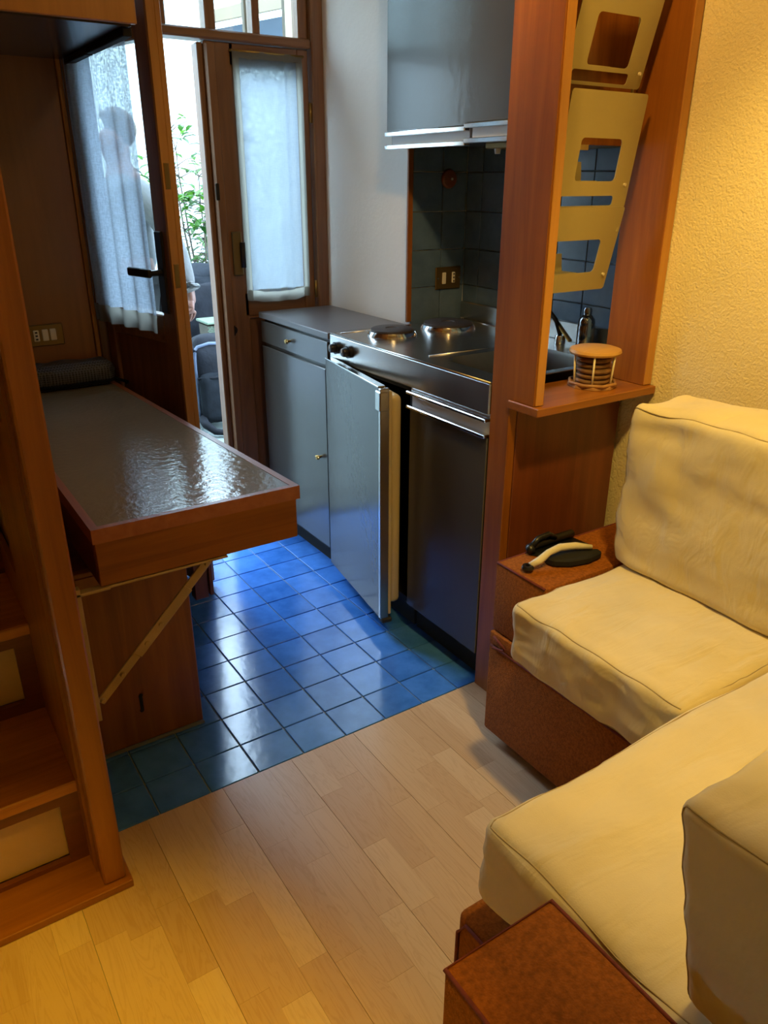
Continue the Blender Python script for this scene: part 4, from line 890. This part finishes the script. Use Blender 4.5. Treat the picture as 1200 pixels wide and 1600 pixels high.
Rd = [0.13, 0.12, 0.125, 0.10, 0.052, 0.085, 0.075, 0.06, 0.046, 0.038, 0.034, 0.025, 0.030, 0.06, 0.046, 0.038, 0.034, 0.025, 0.028, 0.085, 0.055, 0.034, 0.018, 0.085, 0.055, 0.034, 0.018]
body = skin_mesh('body', V, Ed, Rd, 'skin', pe)
# hand: palm and five fingers, rooted at the wrist
hv = [(0.846, 2.28, 0.885), (0.840, 2.279, 0.845), (0.832, 2.278, 0.805)]; he = [(0, 1), (1, 2)]; hr = [(0.024, 0.020), (0.036, 0.017), (0.036, 0.015)]
for i, (dx, ln_, bend) in enumerate(((-0.031, 0.062, -0.016), (-0.010, 0.070, -0.018), (0.011, 0.066, -0.018), (0.030, 0.052, -0.018))):
    b0 = Vector((0.832 + dx, 2.278 + 0.002 * i, 0.802)); i0 = len(hv)
    hv += [tuple(b0), tuple(b0 + Vector((bend * 0.4, 0.008, -ln_ * 0.45))), tuple(b0 + Vector((bend * 0.9, 0.022, -ln_ * 0.78))), tuple(b0 + Vector((bend * 1.1, 0.036, -ln_)))]
    he += [(2, i0), (i0, i0 + 1), (i0 + 1, i0 + 2), (i0 + 2, i0 + 3)]; hr += [0.0095, 0.009, 0.0082, 0.007]
i0 = len(hv); hv += [(0.806, 2.286, 0.842), (0.788, 2.296, 0.812), (0.780, 2.302, 0.788)]; he += [(1, i0), (i0, i0 + 1), (i0 + 1, i0 + 2)]; hr += [0.012, 0.0105, 0.008]
skin_mesh('hand', hv, he, hr, 'skin', pe, 2, 0)
tv = [V[0], V[1], V[2], (0.625, 2.50, 1.42), (0.62, 2.50, 1.47), V[7], V[8], V[9], V[10], (0.842, 2.281, 0.915), V[13], V[14], V[15], V[16], (0.40, 2.63, 1.0)]
tv = [tuple(v) for v in tv]
skin_mesh('long_sleeved_top', tv, [(0, 1), (1, 2), (2, 3), (3, 4), (3, 5), (5, 6), (6, 7), (7, 8), (8, 9), (3, 10), (10, 11), (11, 12), (12, 13), (13, 14)], [0.145, 0.138, 0.142, 0.112, 0.07, 0.078, 0.064, 0.056, 0.050, 0.040, 0.075, 0.062, 0.054, 0.05, 0.042], 'hoodie', pe)
obj('cuff_roll', MB().tube([(0.842 + 0.044 * math.cos(a_ * .5236), 2.281 + 0.040 * math.sin(a_ * .5236), 0.925 + 0.012 * math.cos(a_ * .5236)) for a_ in range(12)], 0.012, 8, True), 'hoodie', pe, True)
obj('watch_strap', MB().tube([(0.838 + 0.053 * math.cos(a_ * .5236), 2.281 + 0.052 * math.sin(a_ * .5236), 0.950 - 0.016 * math.cos(a_ * .5236)) for a_ in range(12)], 0.009, 8, True).box(0.815, 0.845, 2.224, 2.236, 0.938, 0.968, 0.004), 'black', pe, True, label='black watch strap over the cuff')
skin_mesh('trousers', [V[0], V[19], V[20], (0.64, 2.40, 0.10), V[23], V[24], (0.63, 2.60, 0.10)], [(0, 1), (1, 2), (2, 3), (0, 4), (4, 5), (5, 6)], [0.150, 0.100, 0.072, 0.058, 0.100, 0.072, 0.058], 'jeans', pe)
for yy in (2.40, 2.60): obj('shoe', soft(0.485, 0.70, yy - 0.046, yy + 0.046, 0.0, 0.085, 0.03, 0.003, 0, 5, 8)[0], 'black', pe, True)
hd = bmesh.new(); bmesh.ops.create_uvsphere(hd, u_segments=20, v_segments=14, radius=1)
for v in hd.verts:
    c_ = v.co.copy(); v.co = Vector((0.622 + c_.x * 0.098, 2.50 + c_.y * 0.088, 1.685 + c_.z * 0.098))
    if c_.x < -0.2 and c_.z < 0.62: v.co = Vector((0.612 + c_.x * 0.05, 2.50 + c_.y * 0.06, 1.665 + c_.z * 0.07))
obj('hair', MB().take(hd), 'hair', pe, True)
fc = MB()
fc.lathe([(0.012, 0.0), (0.009, 0.012), (0.003, 0.02)], (0.515, 2.50, 1.625), 10, (-1, 0, -0.2))
for yy in (2.414, 2.586): fc.lathe([(0.012, 0), (0.018, 0.006), (0.012, 0.014), (0.003, 0.015)], (0.605, yy, 1.63), 12, (0, 1 if yy > 2.5 else -1, 0))
obj('nose_and_ears', fc, 'skin', pe, True)
ey = MB()
for yy in (2.470, 2.530): ey.lathe([(0.009, 0.0), (0.008, 0.004), (0.002, 0.006)], (0.523, yy, 1.648), 10, (-1, 0, 0))
obj('eyes', ey, 'black', pe, True)
obj('mouth', MB().box(0.520, 0.530, 2.478, 2.522, 1.578, 1.586, 0.003), plain('lips', (0.45, 0.16, 0.13), 0.5), pe)
